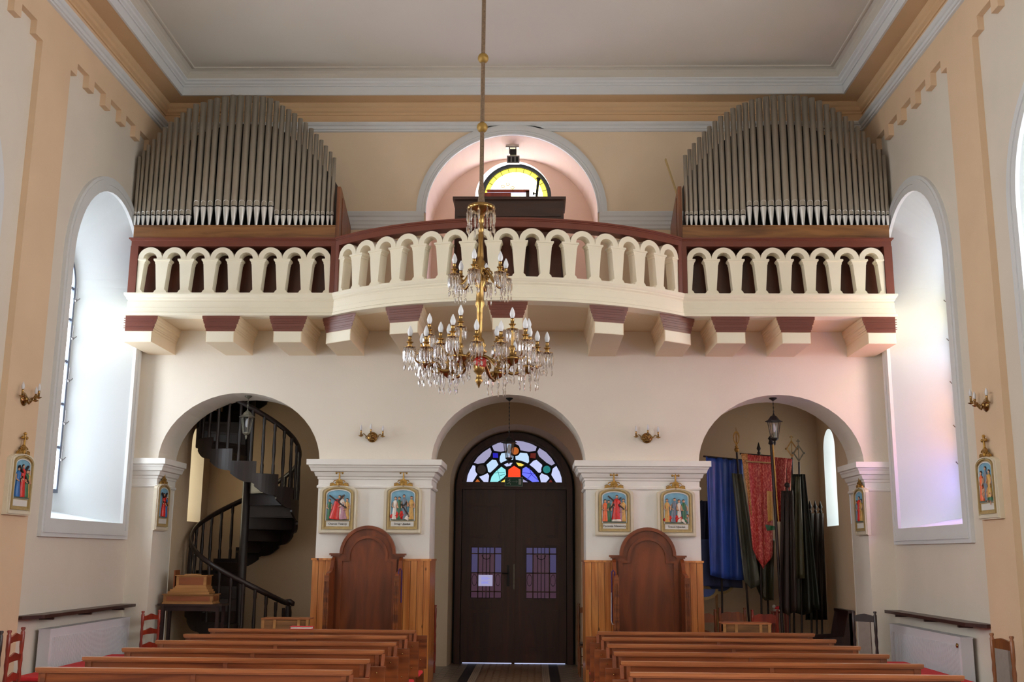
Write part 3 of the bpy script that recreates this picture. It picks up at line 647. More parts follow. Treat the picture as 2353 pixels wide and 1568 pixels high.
# ---------------------------------------------------------------- entrance door
w = MB()
fo = [(.03-1.0, 0)]+arc(.03, 1.0, 2.92, .96)+[(1.03, 0)]; fi = [(.03-.90, 0)]+arc(.03, .90, 2.95, .83)+[(.93, 0)]
w.ring(fo, fi, YD-.05, YD+.08)
door = struct('door_1', w, 'door')
MB().box(-.87, .93, YD-.07, YD+.04, 2.90, 3.02).box(-.87, .93, YD-.085, YD+.02, 2.945, 2.965).build('transom', 'door', door)
def leaf(x0, x1, sx):
    l = MB(); ym = YD
    gx0, gx1 = (-.70, -.18) if sx < 0 else (.235, .755)
    z0, z1 = 1.07, 1.92
    for a in ((x0, gx0, .02, 2.9), (gx1, x1, .02, 2.9), (gx0, gx1, .02, z0), (gx0, gx1, z1, 2.9)): l.box(a[0], a[1], ym, ym+.05, a[2], a[3])
    lf = l.build('door_leaf', 'door', door)
    for za, zb in ((.22, .88), (2.08, 2.66)):
        p = MB(); p.ring([(gx0-.02, za), (gx0-.02, zb), (gx1+.02, zb), (gx1+.02, za)], [(gx0+.03, za+.05), (gx0+.03, zb-.05), (gx1-.03, zb-.05), (gx1-.03, za+.05)], ym-.014, ym, 'y', True); p.build('raised_panel', 'door', lf)
    p = MB(); p.ring([(gx0-.04, z0-.04), (gx0-.04, z1+.04), (gx1+.04, z1+.04), (gx1+.04, z0-.04)], [(gx0, z0), (gx0, z1), (gx1, z1), (gx1, z0)], ym-.016, ym, 'y', True)
    cx = [gx0, gx0+.12, gx1-.12, gx1]; cz = [z0, z0+.11, z0+.42, z1-.11, z1]
    for x in cx[1:3]: p.box(x-.01, x+.01, ym-.005, ym+.02, z0, z1)
    for z in cz[1:4]: p.box(gx0, gx1, ym-.005, ym+.02, z-.01, z+.01)
    p.build('glazing_bars', 'door', lf)
    for i in range(3):
        for j in range(4):
            g = MB(); g.box(cx[i]+.008, cx[i+1]-.008, ym+.022, ym+.026, cz[j]+.008, cz[j+1]-.008); g.build('pane', 'p_doorb' if (j == 3 or (j == 2 and i != 1)) else 'p_door', lf)
    g = MB()   # wrought grille outside the glass
    for x in (gx0+.2, (gx0+gx1)/2, gx1-.2): g.box(x-.006, x+.006, ym+.012, ym+.018, z0, z1)
    g.ring(arc((gx0+gx1)/2, .08, z1-.13, -.08, 10), arc((gx0+gx1)/2, .068, z1-.13, -.068, 10), ym+.012, ym+.018)
    for s_ in (-1, 1): g.ring(arc((gx0+gx1)/2+s_*.2, .045, z0+.3, .1, 12, 0, 2*PI), arc((gx0+gx1)/2+s_*.2, .038, z0+.3, .09, 12, 0, 2*PI), ym+.012, ym+.018)
    g.build('iron_grille', 'black', lf)
    return lf
l1 = leaf(-.86, .005, -1); l2 = leaf(.045, .92, 1)
MB().box(0, .05, YD-.03, YD+.05, .02, 2.9).build('cover_strip', 'door', door)
h = MB(); h.box(-.09, -.045, YD-.02, YD, 1.27, 1.62).tube([(-.07, YD-.02, 1.48), (-.07, YD-.06, 1.48), (-.17, YD-.06, 1.49)], .011, 8).build('door_handle', 'black', l1)
MB().box(.025, .042, YD-.034, YD-.03, 1.22, 1.64).build('strike_plate', 'pewter', l2)
nt_ = MB().box(-.57, -.33, YD-.012, YD-.008, 1.27, 1.455).build('notice', 'p_pale', door, label='pale notice taped to the left door glass')
mb = MB()
for k in range(6): mb.box(-.52, -.38 if k % 2 else -.41, YD-.0125, YD-.012, 1.415-k*.022, 1.42-k*.022)
mb.build('notice_lines', 'p_blue2', nt_)
mb = MB().box(-.83, .0, YD+.045, YD+.05, .004, .02).box(.05, .9, YD+.045, YD+.05, .004, .02).build('daylight_gap', 'p_white', door)
# stained fanlight
FZ = 3.03; FX = .025; FA, FB = .825, .72
def P2(r, a): return (FX+r*FA*math.cos(R(a)), FZ+r*FB*math.sin(R(a)))
fan = MB(); fan.ring([(FX-.9, FZ-.01)]+arc(FX, .905, FZ, .80, 32)+[(FX+.9, FZ-.01)], [(FX-FA, FZ-.01)]+arc(FX, FA, FZ, FB, 32)+[(FX+FA, FZ-.01)], YD-.02, YD+.04)
fanl = fan.build('fanlight_frame', 'door', door)
def px(x, y): q = onY(900+x/4.356, 880+y/4.356, YD); return (q.x, q.z)
def glass(poly, m, k=0):
    MB().prism([px(*p) for p in poly], YD+.012-k*.002, YD+.022-k*.002).build('stained_pane', m, fanl)
def circ(cx, cy, r, n=16): return [(cx+r*math.cos(2*PI*i/n), cy+r*math.sin(2*PI*i/n)) for i in range(n)]
MB().prism([(FX-FA-.03, FZ-.01)]+arc(FX, FA+.03, FZ, FB+.03, 32)+[(FX+FA+.03, FZ-.01)], YD+.026, YD+.04).build('lead_came', 'lead', fanl)
for poly, m in [
    ([(750, 992), (760, 930), (780, 880), (812, 825), (835, 832), (842, 880), (858, 915), (810, 992)], 'p_white'),
    ([(822, 800), (860, 745), (915, 695), (985, 650), (1000, 690), (985, 735), (925, 800), (860, 812)], 'p_pale'),
    ([(1003, 632), (1060, 605), (1130, 588), (1180, 580), (1180, 630), (1140, 680), (1090, 690), (1025, 680)], 'p_pale'),
    ([(1240, 580), (1320, 588), (1400, 612), (1452, 640), (1440, 680), (1375, 690), (1290, 675), (1275, 630), (1240, 610)], 'p_pale'),
    ([(1478, 652), (1545, 695), (1600, 755), (1634, 808), (1600, 828), (1550, 800), (1475, 735), (1458, 690)], 'p_pale'),
    ([(1648, 832), (1680, 890), (1700, 950), (1704, 998), (1645, 998), (1598, 922), (1612, 860)], 'p_white'),
    ([(948, 820), (1005, 770), (1045, 775), (1068, 820), (1030, 860), (985, 900), (965, 890), (958, 850)], 'p_sky'),
    ([(1083, 740), (1100, 705), (1150, 700), (1218, 735), (1214, 770), (1150, 775), (1092, 803), (1080, 780)], 'p_sky'),
    ([(1238, 738), (1285, 700), (1355, 705), (1372, 740), (1375, 790), (1363, 806), (1300, 780), (1242, 770)], 'p_sky'),
    ([(1380, 820), (1420, 780), (1450, 772), (1505, 820), (1510, 860), (1490, 900), (1470, 900), (1420, 850)], 'p_white'),
    ([(875, 940), (905, 930), (960, 905), (975, 930), (965, 998), (925, 998)], 'p_white'),
    ([(1480, 935), (1500, 905), (1560, 930), (1580, 955), (1545, 998), (1495, 998)], 'p_white'),
    ([(835, 992), (858, 962), (885, 992)], 'p_orange'), ([(1570, 998), (1592, 965), (1612, 998)], 'p_red'),
    ([(985, 992), (1000, 940), (1040, 890), (1098, 840), (1140, 870), (1145, 920), (1120, 950), (1060, 992)], 'p_teal2'),
    ([(1305, 920), (1310, 860), (1345, 840), (1400, 880), (1450, 940), (1475, 990), (1410, 995), (1330, 940)], 'p_blue2'),
    ([(1165, 945), (1168, 870), (1225, 830), (1288, 870), (1290, 945)], 'p_red2'),
    ([(1122, 820), (1160, 803), (1210, 800), (1190, 830), (1150, 838)], 'p_white'), ([(1245, 798), (1290, 805), (1328, 822), (1300, 836), (1268, 832)], 'p_yellow'),
    ([(1088, 998), (1135, 965), (1140, 998)], 'p_yellow'), ([(1315, 998), (1315, 965), (1368, 998)], 'p_pale'),
    ([(1012, 702), (1064, 705), (1066, 752), (1014, 750)], 'p_blue'), ([(1390, 705), (1444, 705), (1440, 757), (1385, 752)], 'p_red')]:
    glass(poly, m)
glass(circ(1235, 682, 38), 'p_orange', 1); glass(circ(898, 868, 46), 'p_dark', 1); glass(circ(1552, 868, 38), 'p_teal', 1)
mb = MB()
for c_, r_ in (((1235, 682), 46), ((898, 868), 54), ((1552, 868), 48)):
    o_, i_ = [px(*p) for p in circ(*c_, r_+8)], [px(*p) for p in circ(*c_, r_-8)]
    mb.ring(o_, i_, YD+.0, YD+.02, 'y', True)
mb.build('roundel_ring', 'lead', fanl)
mb = MB()
for a, b in (((1020, 905), (1130, 895)), ((1060, 870), (1090, 990)), ((1085, 930), (1135, 915))): 
    p, q = px(*a), px(*b); mb.tube([(p[0], YD+.008, p[1]), (q[0], YD+.008, q[1])], .006, 4)
mb.build('teal_line', 'p_teal', fanl)
mb = MB()
for a, b in (((1310, 900), (1440, 915)), ((1375, 850), (1400, 920)), ((1400, 915), (1350, 975)), ((1400, 920), (1465, 975))): 
    p, q = px(*a), px(*b); mb.tube([(p[0], YD+.008, p[1]), (q[0], YD+.008, q[1])], .006, 4)
mb.build('blue_line', 'p_blue', fanl)
# exit sign
a, b = onY(1160, 1118, YD-.12), onY(1201, 1097, YD-.12)
t = thing('exit_sign', 'green emergency exit sign with running figure and arrow above the door', 'sign', (a.x, YD-.12, a.z), world=True)
MB().box(a.x, b.x, YD-.12, YD-.085, a.z, b.z).build('sign_case', 'signw', t)
MB().box(a.x+.006, b.x-.006, YD-.122, YD-.12, a.z+.006, b.z-.006).build('sign_face', 'green', t)
q = lambda x, y: (lambda v: (v.x, YD-.124, v.z))(onY(900+x/4.356, 880+y/4.356, YD-.124))
mb = MB(); mb.sphere(q(1182, 968), .009, 8, 5)
for pts in ([(1160, 985), (1172, 978), (1183, 980), (1195, 992)], [(1180, 980), (1174, 1000)], [(1174, 1000), (1188, 1008), (1188, 1022)], [(1174, 1000), (1162, 1010), (1152, 1008)]): mb.tube([q(*p) for p in pts], .005, 4)
mb.build('running_figure', 'signw', t)
mb = MB(); mb.tube([q(1205, 990), (q(1258, 990))], .003, 4); mb.tube([q(1246, 980), q(1260, 990), q(1246, 1000)], .003, 4); mb.build('arrow', 'signw', t)
v0, v1 = q(1270, 1020), q(1297, 962); MB().box(v0[0], v1[0], YD-.125, YD-.122, v0[2], v1[2]).build('door_symbol', 'signw', t)

# ---------------------------------------------------------------- pine wainscot round the two centre piers
def wainscot(s):
    x0, x1 = (1.10, 2.775) if s > 0 else (-2.795, -1.10)
    t = thing('wainscot', 'knotty pine board wainscot round the pier %s the door, its cap rail on top' % ('right of' if s > 0 else 'left of'), 'wall panelling', ((x0+x1)/2, YW-.03, 0), world=True, group=None)
    n = 18; w = (x1-x0)/n
    for i in range(n):
        MB().box(x0+i*w+.003, x0+(i+1)*w-.003, YW-.035, YW-.015, 0, 1.70).build('board', 'pine_z', t)
    MB().box(x0, x1, YW-.018, YW-.006, 0, 1.70).build('batten', 'conf', t)
    MB().box(x0-.012, x1+.012, YW-.05, YW-.005, 1.70, 1.728).build('cap_rail', 'pine_z', t)
    for sx in (x0, x1):
        d = -1 if sx == x0 else 1; xa = -2.757 if (s < 0 and d < 0) else (-1.122 if s < 0 else (1.122 if d < 0 else 2.757))
        for i in range(8):
            MB().box(*sorted((xa+d*.004, sx)), YW-.012+i*.097, YW-.020+(i+1)*.097, 0, 1.70).build('board', 'pine_z', t)
        MB().box(*sorted((xa+d*.004, sx+d*.012)), YW-.005, YW+.79, 1.70, 1.728).build('cap_rail', 'pine_z', t)
    return t
wainscot(-1); wainscot(1)

# ---------------------------------------------------------------- round-headed confessor's stalls
def stall(cx, lab):
    t = thing('confession_stall', lab, 'confessional seat', (cx, 15.2, 0), world=True)
    y = 15.34
    out = [(cx-.50, 0), (cx-.50, 1.75), (cx-.53, 1.79), (cx-.385, 1.79)]+arc(cx, .385, 1.79, .385, 20)[1:-1]+[(cx+.385, 1.79), (cx+.53, 1.79), (cx+.50, 1.75), (cx+.50, 0)]
    MB().prism(out, y, y+.05).build('back_panel', 'conf', t)
    o = [(cx-.42, .3), (cx-.42, 1.72), (cx-.29, 1.72), (cx-.29, 1.76)]+arc(cx, .29, 1.76, .29, 18)[1:-1]+[(cx+.29, 1.76), (cx+.29, 1.72), (cx+.42, 1.72), (cx+.42, .3)]
    i_ = [(cx-.36, .3), (cx-.36, 1.69), (cx-.25, 1.69), (cx-.25, 1.76)]+arc(cx, .25, 1.76, .25, 18)[1:-1]+[(cx+.25, 1.76), (cx+.25, 1.69), (cx+.36, 1.69), (cx+.36, .3)]
    MB().ring(o, i_, y-.032, y).build('panel_moulding', 'conf', t)
    a_o, a_i = arc(cx, .40, 1.79, .40, 24), arc(cx, .355, 1.79, .355, 24)
    MB().ring(a_o, a_i, y-.035, y+.055).build('arch_moulding', 'conf', t)
    for d in (-1, 1):
        MB().box(*sorted((cx+d*.385, cx+d*.545)), y-.03, y+.055, 1.775, 1.80).box(*sorted((cx+d*.40, cx+d*.525)), y-.02, y+.05, 1.755, 1.775).build('shoulder_moulding', 'conf', t)
        poly = [(y, 0), (y, 1.72), (y-.07, 1.68), (y-.13, 1.58), (y-.2, 1.53), (y-.42, 1.50), (y-.46, 1.44), (y-.46, 0)]
        a = MB().prism(poly, cx+d*.46, cx+d*.50, 'x').build('side_panel', 'conf', t)
        MB().tube([(cx+d*.48, p[0]-.004, p[1]+.004) for p in poly[1:7]], .034, 4).build('arm_cap', 'conf', a)
        f = MB(); f.box(*sorted((cx+d*.445, cx+d*.515)), y-.49, y-.455, 0, 1.5)
        for k in range(3): f.tube([(cx+d*(.46+.02*k), y-.492, .62), (cx+d*(.46+.02*k), y-.492, 1.42)], .008, 6)
        f.build('fluted_front', 'pew', a)
    MB().box(cx-.46, cx+.46, y-.42, y, .42, .47).build('seat', 'conf', t)
    MB().box(cx-.46, cx+.46, y-.38, y-.34, 0, .42).build('seat_front', 'conf', t)
    return t
stall(-1.985, 'round-headed brown confession stall against the pier left of the door')
stall(1.985, 'round-headed brown confession stall against the pier right of the door')
# stoles on the stall arms
def stole(x, y, name, lab, zb, m2=None):
    t = thing(name, lab, 'stole', (x, y, 1.0), world=True)
    MB().tube([(x-.02, y, 1.57), (x, y-.01, 1.6), (x+.02, y, 1.57), (x+.025, y, zb+.02)], .016, 6, flat=(1, .6)).tube([(x-.02, y, 1.57), (x-.022, y, zb)], .016, 6, flat=(1, .6)).build('band', 'purple', t)
    if m2:
        MB().tube([(x-.03, y-.018, 1.3), (x-.034, y-.018, zb+.05), (x-.02, y-.018, zb), (x+.02, y-.018, zb), (x+.034, y-.018, zb+.05), (x+.03, y-.018, 1.3)], .006, 6).build('white_border', 'wband', t)
    return t
stole(-1.465, 14.92, 'purple_stole', 'purple stole hung over the right arm of the left stall', 1.12)
stole(1.465, 14.92, 'purple_stole', 'purple stole with white border hung over the left arm of the right stall', .88, True)

# ---------------------------------------------------------------- pews
def pew(x0, x1, y, s, lab, grp):
    t = thing('pew', lab, 'pew', ((x0+x1)/2, y, 0), world=True, group=None)
    MB().box(x0, x1, y-.035, y+.035, .905, .93).box(x0+.005, x1-.005, y-.028, y-.012, .893, .905).build('top_rail', 'pewtop', t)
    MB().box(x0+.02, x1-.02, y-.012, y+.012, .50, .905).build('backrest', 'pew', t)
    MB().box(x0+.03, x1-.03, y-.42, y-.02, .42, .45).build('seat', 'pew', t)
    c = MB(); c.box(x0+.02, x1+(.10 if s < 0 else 0), y-.44, y-.06, .455, .49) if s < 0 else c.box(x0-.10, x1-.02, y-.44, y-.06, .455, .49)
    co = c.build('cushion', 'red', t)
    b = co.modifiers.new('bevel', 'BEVEL'); b.width = .015; b.segments = 3
    MB().box(x0+.02, x1-.02, y-.40, y-.375, 0, .42).build('seat_front', 'pew', t)
    xa = x1 if s < 0 else x0; d = 1 if s < 0 else -1       # aisle end
    MB().box(*sorted((xa-d*.05, xa+d*.13)), y+.014, y+.04, .50, .87).build('end_board', 'pew', t)
    MB().box(*sorted((xa-d*.02, xa+d*.10)), y+.016, y+.038, .12, .50).build('lower_end_board', 'pew', t)
    MB().sphere((xa+d*.06, y+.012, .82), .008, 6, 4).sphere((xa+d*.06, y+.012, .60), .008, 6, 4).build('screw', 'brass', t)
    MB().prism([(y-.03, .90), (y-.10, .80), (y-.08, .76), (y-.02, .80)], xa-d*.015, xa+d*.015, 'x').build('end_bracket', 'conf', t)
    for x in (x0+.06, x1-.06, (x0+x1)/2):
        MB().prism([(y-.40, 0), (y-.40, .42), (y-.05, .42), (y-.02, .9), (y+.02, .9), (y+.03, 0)], x-.018, x+.018, 'x').build('pew_support', 'pew', t)
    return t
YP_ = [8.37, 9.22, 10.09, 10.96, 11.83, 12.72]
ordn = ['nearest', 'second nearest', 'third from the front', 'fourth from the front', 'fifth from the front', 'farthest']
for k, y in enumerate(YP_):
    pew(-3.40, -.985, y-.02, -1, '%s varnished pew with red cushion in the block left of the aisle' % ordn[k], 'pews')
    pew(1.12, 3.62, y+.03, 1, '%s varnished pew with red cushion in the block right of the aisle' % ordn[k], 'pews')
b_ = thing('prayer_book', 'red book with pale pages lying on the farthest left pew rail', 'book', (-2.33, 12.7, .93), world=True)
MB().box(-2.44, -2.2, 12.67, 12.77, .936, .957).build('page_block', 'paper', b_)
MB().box(-2.45, -2.19, 12.66, 12.78, .931, .936).box(-2.45, -2.19, 12.66, 12.78, .957, .962).box(-2.45, -2.19, 12.775, 12.78, .931, .962).build('cover', 'red', b_)

# ---------------------------------------------------------------- ledges, radiators
for s, nm in ((-1, 'left'), (1, 'right')):
    t = thing('wall_ledge', 'dark narrow wooden ledge under the %s nave window' % nm, 'ledge', (s*5.45, 13.8, 1.05), world=True)
    MB().prism([(s*XF, 12.22), (s*(XP-.14), 12.45), (s*(XP-.14), 15.40), (s*XF, 15.40)] if False else [(s*XF, 12.25), (s*5.40, 12.25), (s*5.28, 12.55), (s*5.28, 15.40), (s*XF, 15.40)], 1.035, 1.075, 'z').build('shelf', 'railw', t)
    for y in (12.9, 14.0, 15.1): MB().box(*sorted((s*XF, s*5.33)), y-.02, y+.02, 1.0, 1.035).build('bracket', 'railw', t)
    t = thing('radiator', 'white panel radiator on the %s wall under the dark ledge' % nm, 'radiator', (s*5.40, 13.9, .12), world=True)
    xx = sorted((s*5.30, s*5.44))
    MB().box(*xx, 12.78, 15.28, .14, .885).build('panel', 'radiator', t)
    MB().box(xx[0]-.004, xx[1]+.004, 12.77, 15.29, .885, .90).build('top_cover', 'radiator', t)
    r = MB()
    for i in range(82): y = 12.84+i*.029; r.box(*sorted((s*5.30, s*5.294)), y, y+.015, .2, .80)
    r.build('rib', 'radiator', t, kind='stuff')
    if s > 0: MB().lathe([(.02, 0), (.03, .012), (.012, .02)] if s < 0 else [(.02, 0), (.03, -.012), (.012, -.02)], (s*5.296, 12.86, .80), 12, ax=0).build('vent_plug', 'brass', t)
    MB().box(*sorted((s*5.40, s*(XF-.01))), 13.1, 13.15, .0, .14).box(*sorted((s*5.40, s*(XF-.01))), 14.9, 14.95, 0, .14).build('foot', 'radiator', t)

# ---------------------------------------------------------------- stations of the cross
def station(loc, rz, lab, num, cap, figs, cross, simple=False):
    t = thing('station_of_the_cross', lab, 'relief', loc, rz, 'stations of the cross reliefs')
    # local: x right, z up from the bottom, -y towards the viewer
    def out(a, h, e): return [(-a, 0+e), (-a, h)]+arc(0, a, h, .085, 10)[1:-1]+[(a, h), (a, 0+e)]
    MB().prism(out(.275, .60, 0), -.05, 0).build('frame', 'frame', t)
    MB().ring(out(.262, .597, .013), out(.235, .585, .04), -.068, -.05, 'y', True).build('outer_moulding', 'frame', t)
    MB().ring(out(.215, .575, .06), out(.195, .565, .08), -.075, -.05, 'y', True).build('inner_moulding', 'framegold', t)
    MB().prism(out(.195, .565, .08), -.053, -.05).build('sunk_field', 'framegold', t)
    MB().prism([(-.165, .19), (-.165, .555)]+arc(0, .165, .555, .06, 10)[1:-1]+[(.165, .555), (.165, .19)], -.056, -.053).build('painted_sky', 'skyp', t)
    MB().ring([(-.178, .18), (-.178, .56)]+arc(0, .178, .56, .068, 10)[1:-1]+[(.178, .56), (.178, .18)], [(-.165, .19), (-.165, .555)]+arc(0, .165, .555, .06, 10)[1:-1]+[(.165, .555), (.165, .19)], -.064, -.053, 'y', True).build('white_slip', 'white', t)
    MB().box(-.165, .165, -.062, -.053, .10, .17).build('caption_plate', 'paper', t)
    if cap: text('caption_lettering', cap, .042, (0, -.0635, .135), (PI/2, 0, 0), 'ink', t)
    g = MB(); g.lathe([(.001, -.012), (.034, -.006), (.036, .006), (.001, .008)], (0, -.06, .70), 12, ax=1)
    g.prism([(-.14, .672), (-.13, .70), (-.09, .715), (-.05, .705), (-.045, .76), (0, .79), (.045, .76), (.05, .705), (.09, .715), (.13, .70), (.14, .672), (0, .68)], -.055, -.03)
    for d in (-1, 1):
        g.tube([(d*.05+d*.035*math.cos(a)*(1-.1*k), -.05, .735+.028*math.sin(a)*(1-.1*k)) for k, a in enumerate([x*.8 for x in range(8)])], .007, 5)
        g.tube([(d*.10+d*.035*math.cos(a), -.05, .70+.02*math.sin(a)) for a in [x*.8 for x in range(7)]], .007, 5)
    g.tube([(0, -.045, .76), (0, -.045, .90)], .013, 5); g.tube([(-.045, -.045, .865), (.045, -.045, .865)], .013, 5)
    for p in ((-.045, .865), (.045, .865), (0, .91)): g.sphere((p[0], -.045, p[1]), .02, 6, 4)
    g.build('gilt_crest', 'gold', t)
    if num: text('numeral', num, .036, (0, -.0685, .698), (PI/2, 0, 0), 'ink', t)
    MB().box(-.165, .165, -.075, -.056, .185, .20).build('relief_ground', 'rground', t)
    if cross:
        (x0, z0), (x1, z1), (x2, z2), (x3, z3) = cross
        MB().tube([(x0, -.078, z0), (x1, -.078, z1)], .014, 4).tube([(x2, -.074, z2), (x3, -.074, z3)], .014, 4).build('cross', 'chaird', t)
    for f in figs:
        kind, x, z, h, m1, lean = f[:6]; h *= 1.14; w = (f[6] if len(f) > 6 else .045)*1.12
        b = MB()
        if kind == 's':    # standing robed figure
            b.lathe([(w*1.0, 0), (w*1.05, .02), (w*.75, h*.45), (w*.62, h*.6), (w*.85, h*.78), (w*.35, h*.86)], (0, 0, 0), 8)
            for k in range(4): b.tube([(w*.8*math.cos(k*1.1+3.5), w*.8*math.sin(k*1.1+3.5), .005), (w*.6*math.cos(k*1.1+3.6), w*.6*math.sin(k*1.1+3.6), h*.55)], .006, 5)
            hd = (0, -.004, h*.93); arm = [(-w*.8, 0, h*.75), (-w*1.1, -.014, h*.58), (-w*.2, -.03, h*.52)]; arm2 = [(w*.8, 0, h*.75), (w*1.2, -.01, h*.62), (w*1.0, -.03, h*.5)]
        elif kind == 'k':  # kneeling or bowed figure
            b.lathe([(w*1.5, 0), (w*1.55, .02), (w*1.0, h*.4), (w*.8, h*.7), (w*.4, h*.85)], (0, 0, 0), 8)
            for k in range(4): b.tube([(w*1.3*math.cos(k*1.1+3.5), w*1.2*math.sin(k*1.1+3.5), .005), (w*.8*math.cos(k*1.1+3.6), w*.7*math.sin(k*1.1+3.6), h*.6)], .007, 5)
            hd = (w*.4, -.01, h*.95); arm = [(-w*.6, 0, h*.7), (0, -.03, h*.5), (w*1.0, -.03, h*.55)]; arm2 = [(w*.6, 0, h*.7), (w*1.2, -.02, h*.5), (w*1.6, -.02, h*.35)]
        else:              # fallen figure
            b.sphere((0, 0, h*.4), 1, 10, 6, (w*2.2, .03, h*.42)); b.sphere((-w*1.6, 0, h*.28), 1, 8, 5, (w*1.5, .028, h*.28))
            for k in range(3): b.tube([(-w*2+k*w, -.024, h*.15), (-w*.5+k*w, -.03, h*.6)], .006, 5)
            hd = (w*2.3, -.01, h*.45); arm = [(w*1.2, -.02, h*.5), (w*1.6, -.03, h*.1)]; arm2 = [(w*1.8, -.015, h*.4), (w*2.8, -.02, h*.08)]
        T = Matrix.Translation((x, -.066, z)) @ Matrix.Rotation(R(lean), 4, 'Y') @ Matrix.Diagonal((1, .62, 1, 1))
        b.v = [tuple(T @ Vector(p)) for p in b.v]
        fo = b.build('relief_figure', m1, t)
        a = MB(); a.sphere(hd, .019, 8, 6, (1, 1, 1.15)); a.tube(arm, .009, 5); a.tube(arm2, .009, 5)
        a.v = [tuple(T @ Vector(p)) for p in a.v]; a.build('head_and_arms', 'skin', fo)
        hh = MB().sphere((hd[0], hd[1]+.005, hd[2]+.008), .0205, 8, 5, (1, 1, 1)); hh.v = [tuple(T @ Vector(p)) for p in hh.v]; hh.build('hair', f[7] if len(f) > 7 else 'hair', fo)
    return t
M['skyp'] = mat('painted_sky', (126, 178, 204), .5, var=.12, scale=14)
M['rground'] = mat('relief_ground', (104, 116, 98), .5, var=.2, scale=20)
M['skin'] = mat('painted_flesh', (206, 160, 130), .4, var=.08, scale=30)
M['hair'] = mat('painted_hair', (66, 44, 36), .5, var=.1)
M['fr'] = mat('robe_red', (206, 36, 26), .35, var=.15, scale=40); M['fw'] = mat('robe_white', (226, 216, 206), .35, var=.08, scale=40)
M['fg'] = mat('robe_green', (46, 104, 66), .35, var=.15, scale=40); M['fb'] = mat('robe_blue', (40, 104, 170), .35, var=.15, scale=40)
M['fo'] = mat('robe_orange', (230, 104, 50), .35, var=.12, scale=40); M['fy'] = mat('robe_ochre', (206, 160, 80), .35, var=.12, scale=40)
M['fp'] = mat('robe_mauve', (176, 130, 146), .35, var=.12, scale=40); M['fgr'] = mat('robe_grey', (110, 120, 134), .35, var=.15, scale=40)
def stw(x, dx, *a): return station((x, YW-.004, 2.075), 0, *a)
X1 = ((-.13, .54), (.12, .36), (.09, .55), (-.06, .40))
station((-2.447, YW-.005, 2.078), 0, 'relief of a kneeling woman wiping a face, left of the two on the left pier', 'VI', 'Otarcie Twarzy',
    [('s', -.125, .2, .25, 'fg', 0, .03), ('s', .13, .2, .26, 'fy', 0, .03), ('s', .03, .2, .30, 'fw', 6, .035), ('k', -.05, .2, .30, 'fr', 8, .05), ('k', .085, .2, .22, 'fp', -10, .038)], X1)
station((-1.515, YW-.005, 2.083), 0, 'relief of a second fall on its hands, right of the two on the left pier', 'VII', 'Drugi Upadek',
    [('s', -.12, .2, .28, 'fw', 3, .032), ('s', -.05, .2, .28, 'fg', 0, .03), ('s', .04, .2, .31, 'fgr', -4, .035), ('s', .125, .2, .29, 'fy', 0, .034), ('f', -.03, .2, .13, 'fr', 0, .045), ('k', .05, .2, .12, 'fw', 30, .028)], ((-.02, .42), (.10, .24), (.06, .45), (.0, .36)))
station((1.526, YW-.005, 2.072), 0, 'relief of a red-robed cross bearer meeting women, left of the two on the right pier', 'VIII', 'Pociesza Niewiasty',
    [('s', -.13, .2, .27, 'fo', 0, .036), ('s', -.08, .2, .26, 'fg', 0, .03), ('s', .13, .2, .28, 'fy', 0, .032), ('s', .09, .2, .22, 'fp', 0, .03), ('s', .025, .2, .33, 'fr', 2, .058), ('k', .03, .2, .10, 'fw', 0, .045)], ((-.09, .56), (.14, .37), (.10, .54), (-.09, .36)))
station((2.411, YW-.005, 2.066), 0, 'relief of a third fall under a soldier, right of two on the right pier', 'IX', 'Trzeci Upadek',
    [('s', -.13, .2, .29, 'fy', 0, .036), ('s', -.05, .2, .30, 'fgr', 5, .038), ('s', .04, .2, .28, 'fw', 0, .03), ('s', .12, .2, .28, 'fg', -3, .036), ('f', -.02, .2, .11, 'fr', 0, .05), ('k', .09, .2, .10, 'fw', 30, .028)], None)
station((-XP-.0, 11.85, 2.19), PI/2, 'relief of a mother in blue beside a red robe, on the far left wall pilaster', None, None,
    [('s', -.11, .2, .29, 'fb', 0, .045), ('s', .09, .2, .27, 'fg', 0, .04), ('s', -.01, .2, .32, 'fr', 0, .05), ('s', .13, .2, .27, 'fy', 0, .03)], X1)
station((-5.137, 15.66, 2.105), PI/2, 'relief of a robed cross bearer with a helper, on the reveal of the leftmost pier', None, None,
    [('s', .09, .2, .27, 'fb', 0, .04), ('s', .13, .2, .24, 'fo', 0, .03), ('s', -.03, .2, .30, 'fr', 4, .055)], X1)
station((5.137, 15.6, 2.105), -PI/2, 'relief of a red-robed figure among soldiers, on the reveal of the rightmost pier', None, None,
    [('s', -.11, .2, .26, 'fgr', 0, .04), ('s', .10, .2, .27, 'fy', 0, .04), ('s', .01, .2, .31, 'fr', 0, .05)], None)
station((XP, 11.88, 2.215), -PI/2, 'relief of a pale seated body before a crowd, on the far right wall pilaster', None, None,
    [('s', -.10, .2, .29, 'fo', 0, .035), ('s', .11, .2, .29, 'fy', 0, .04), ('s', .02, .2, .33, 'fgr', 0, .035), ('f', -.01, .2, .17, 'skin', 25, .045), ('k', .11, .2, .12, 'fg', 0, .03)], None)

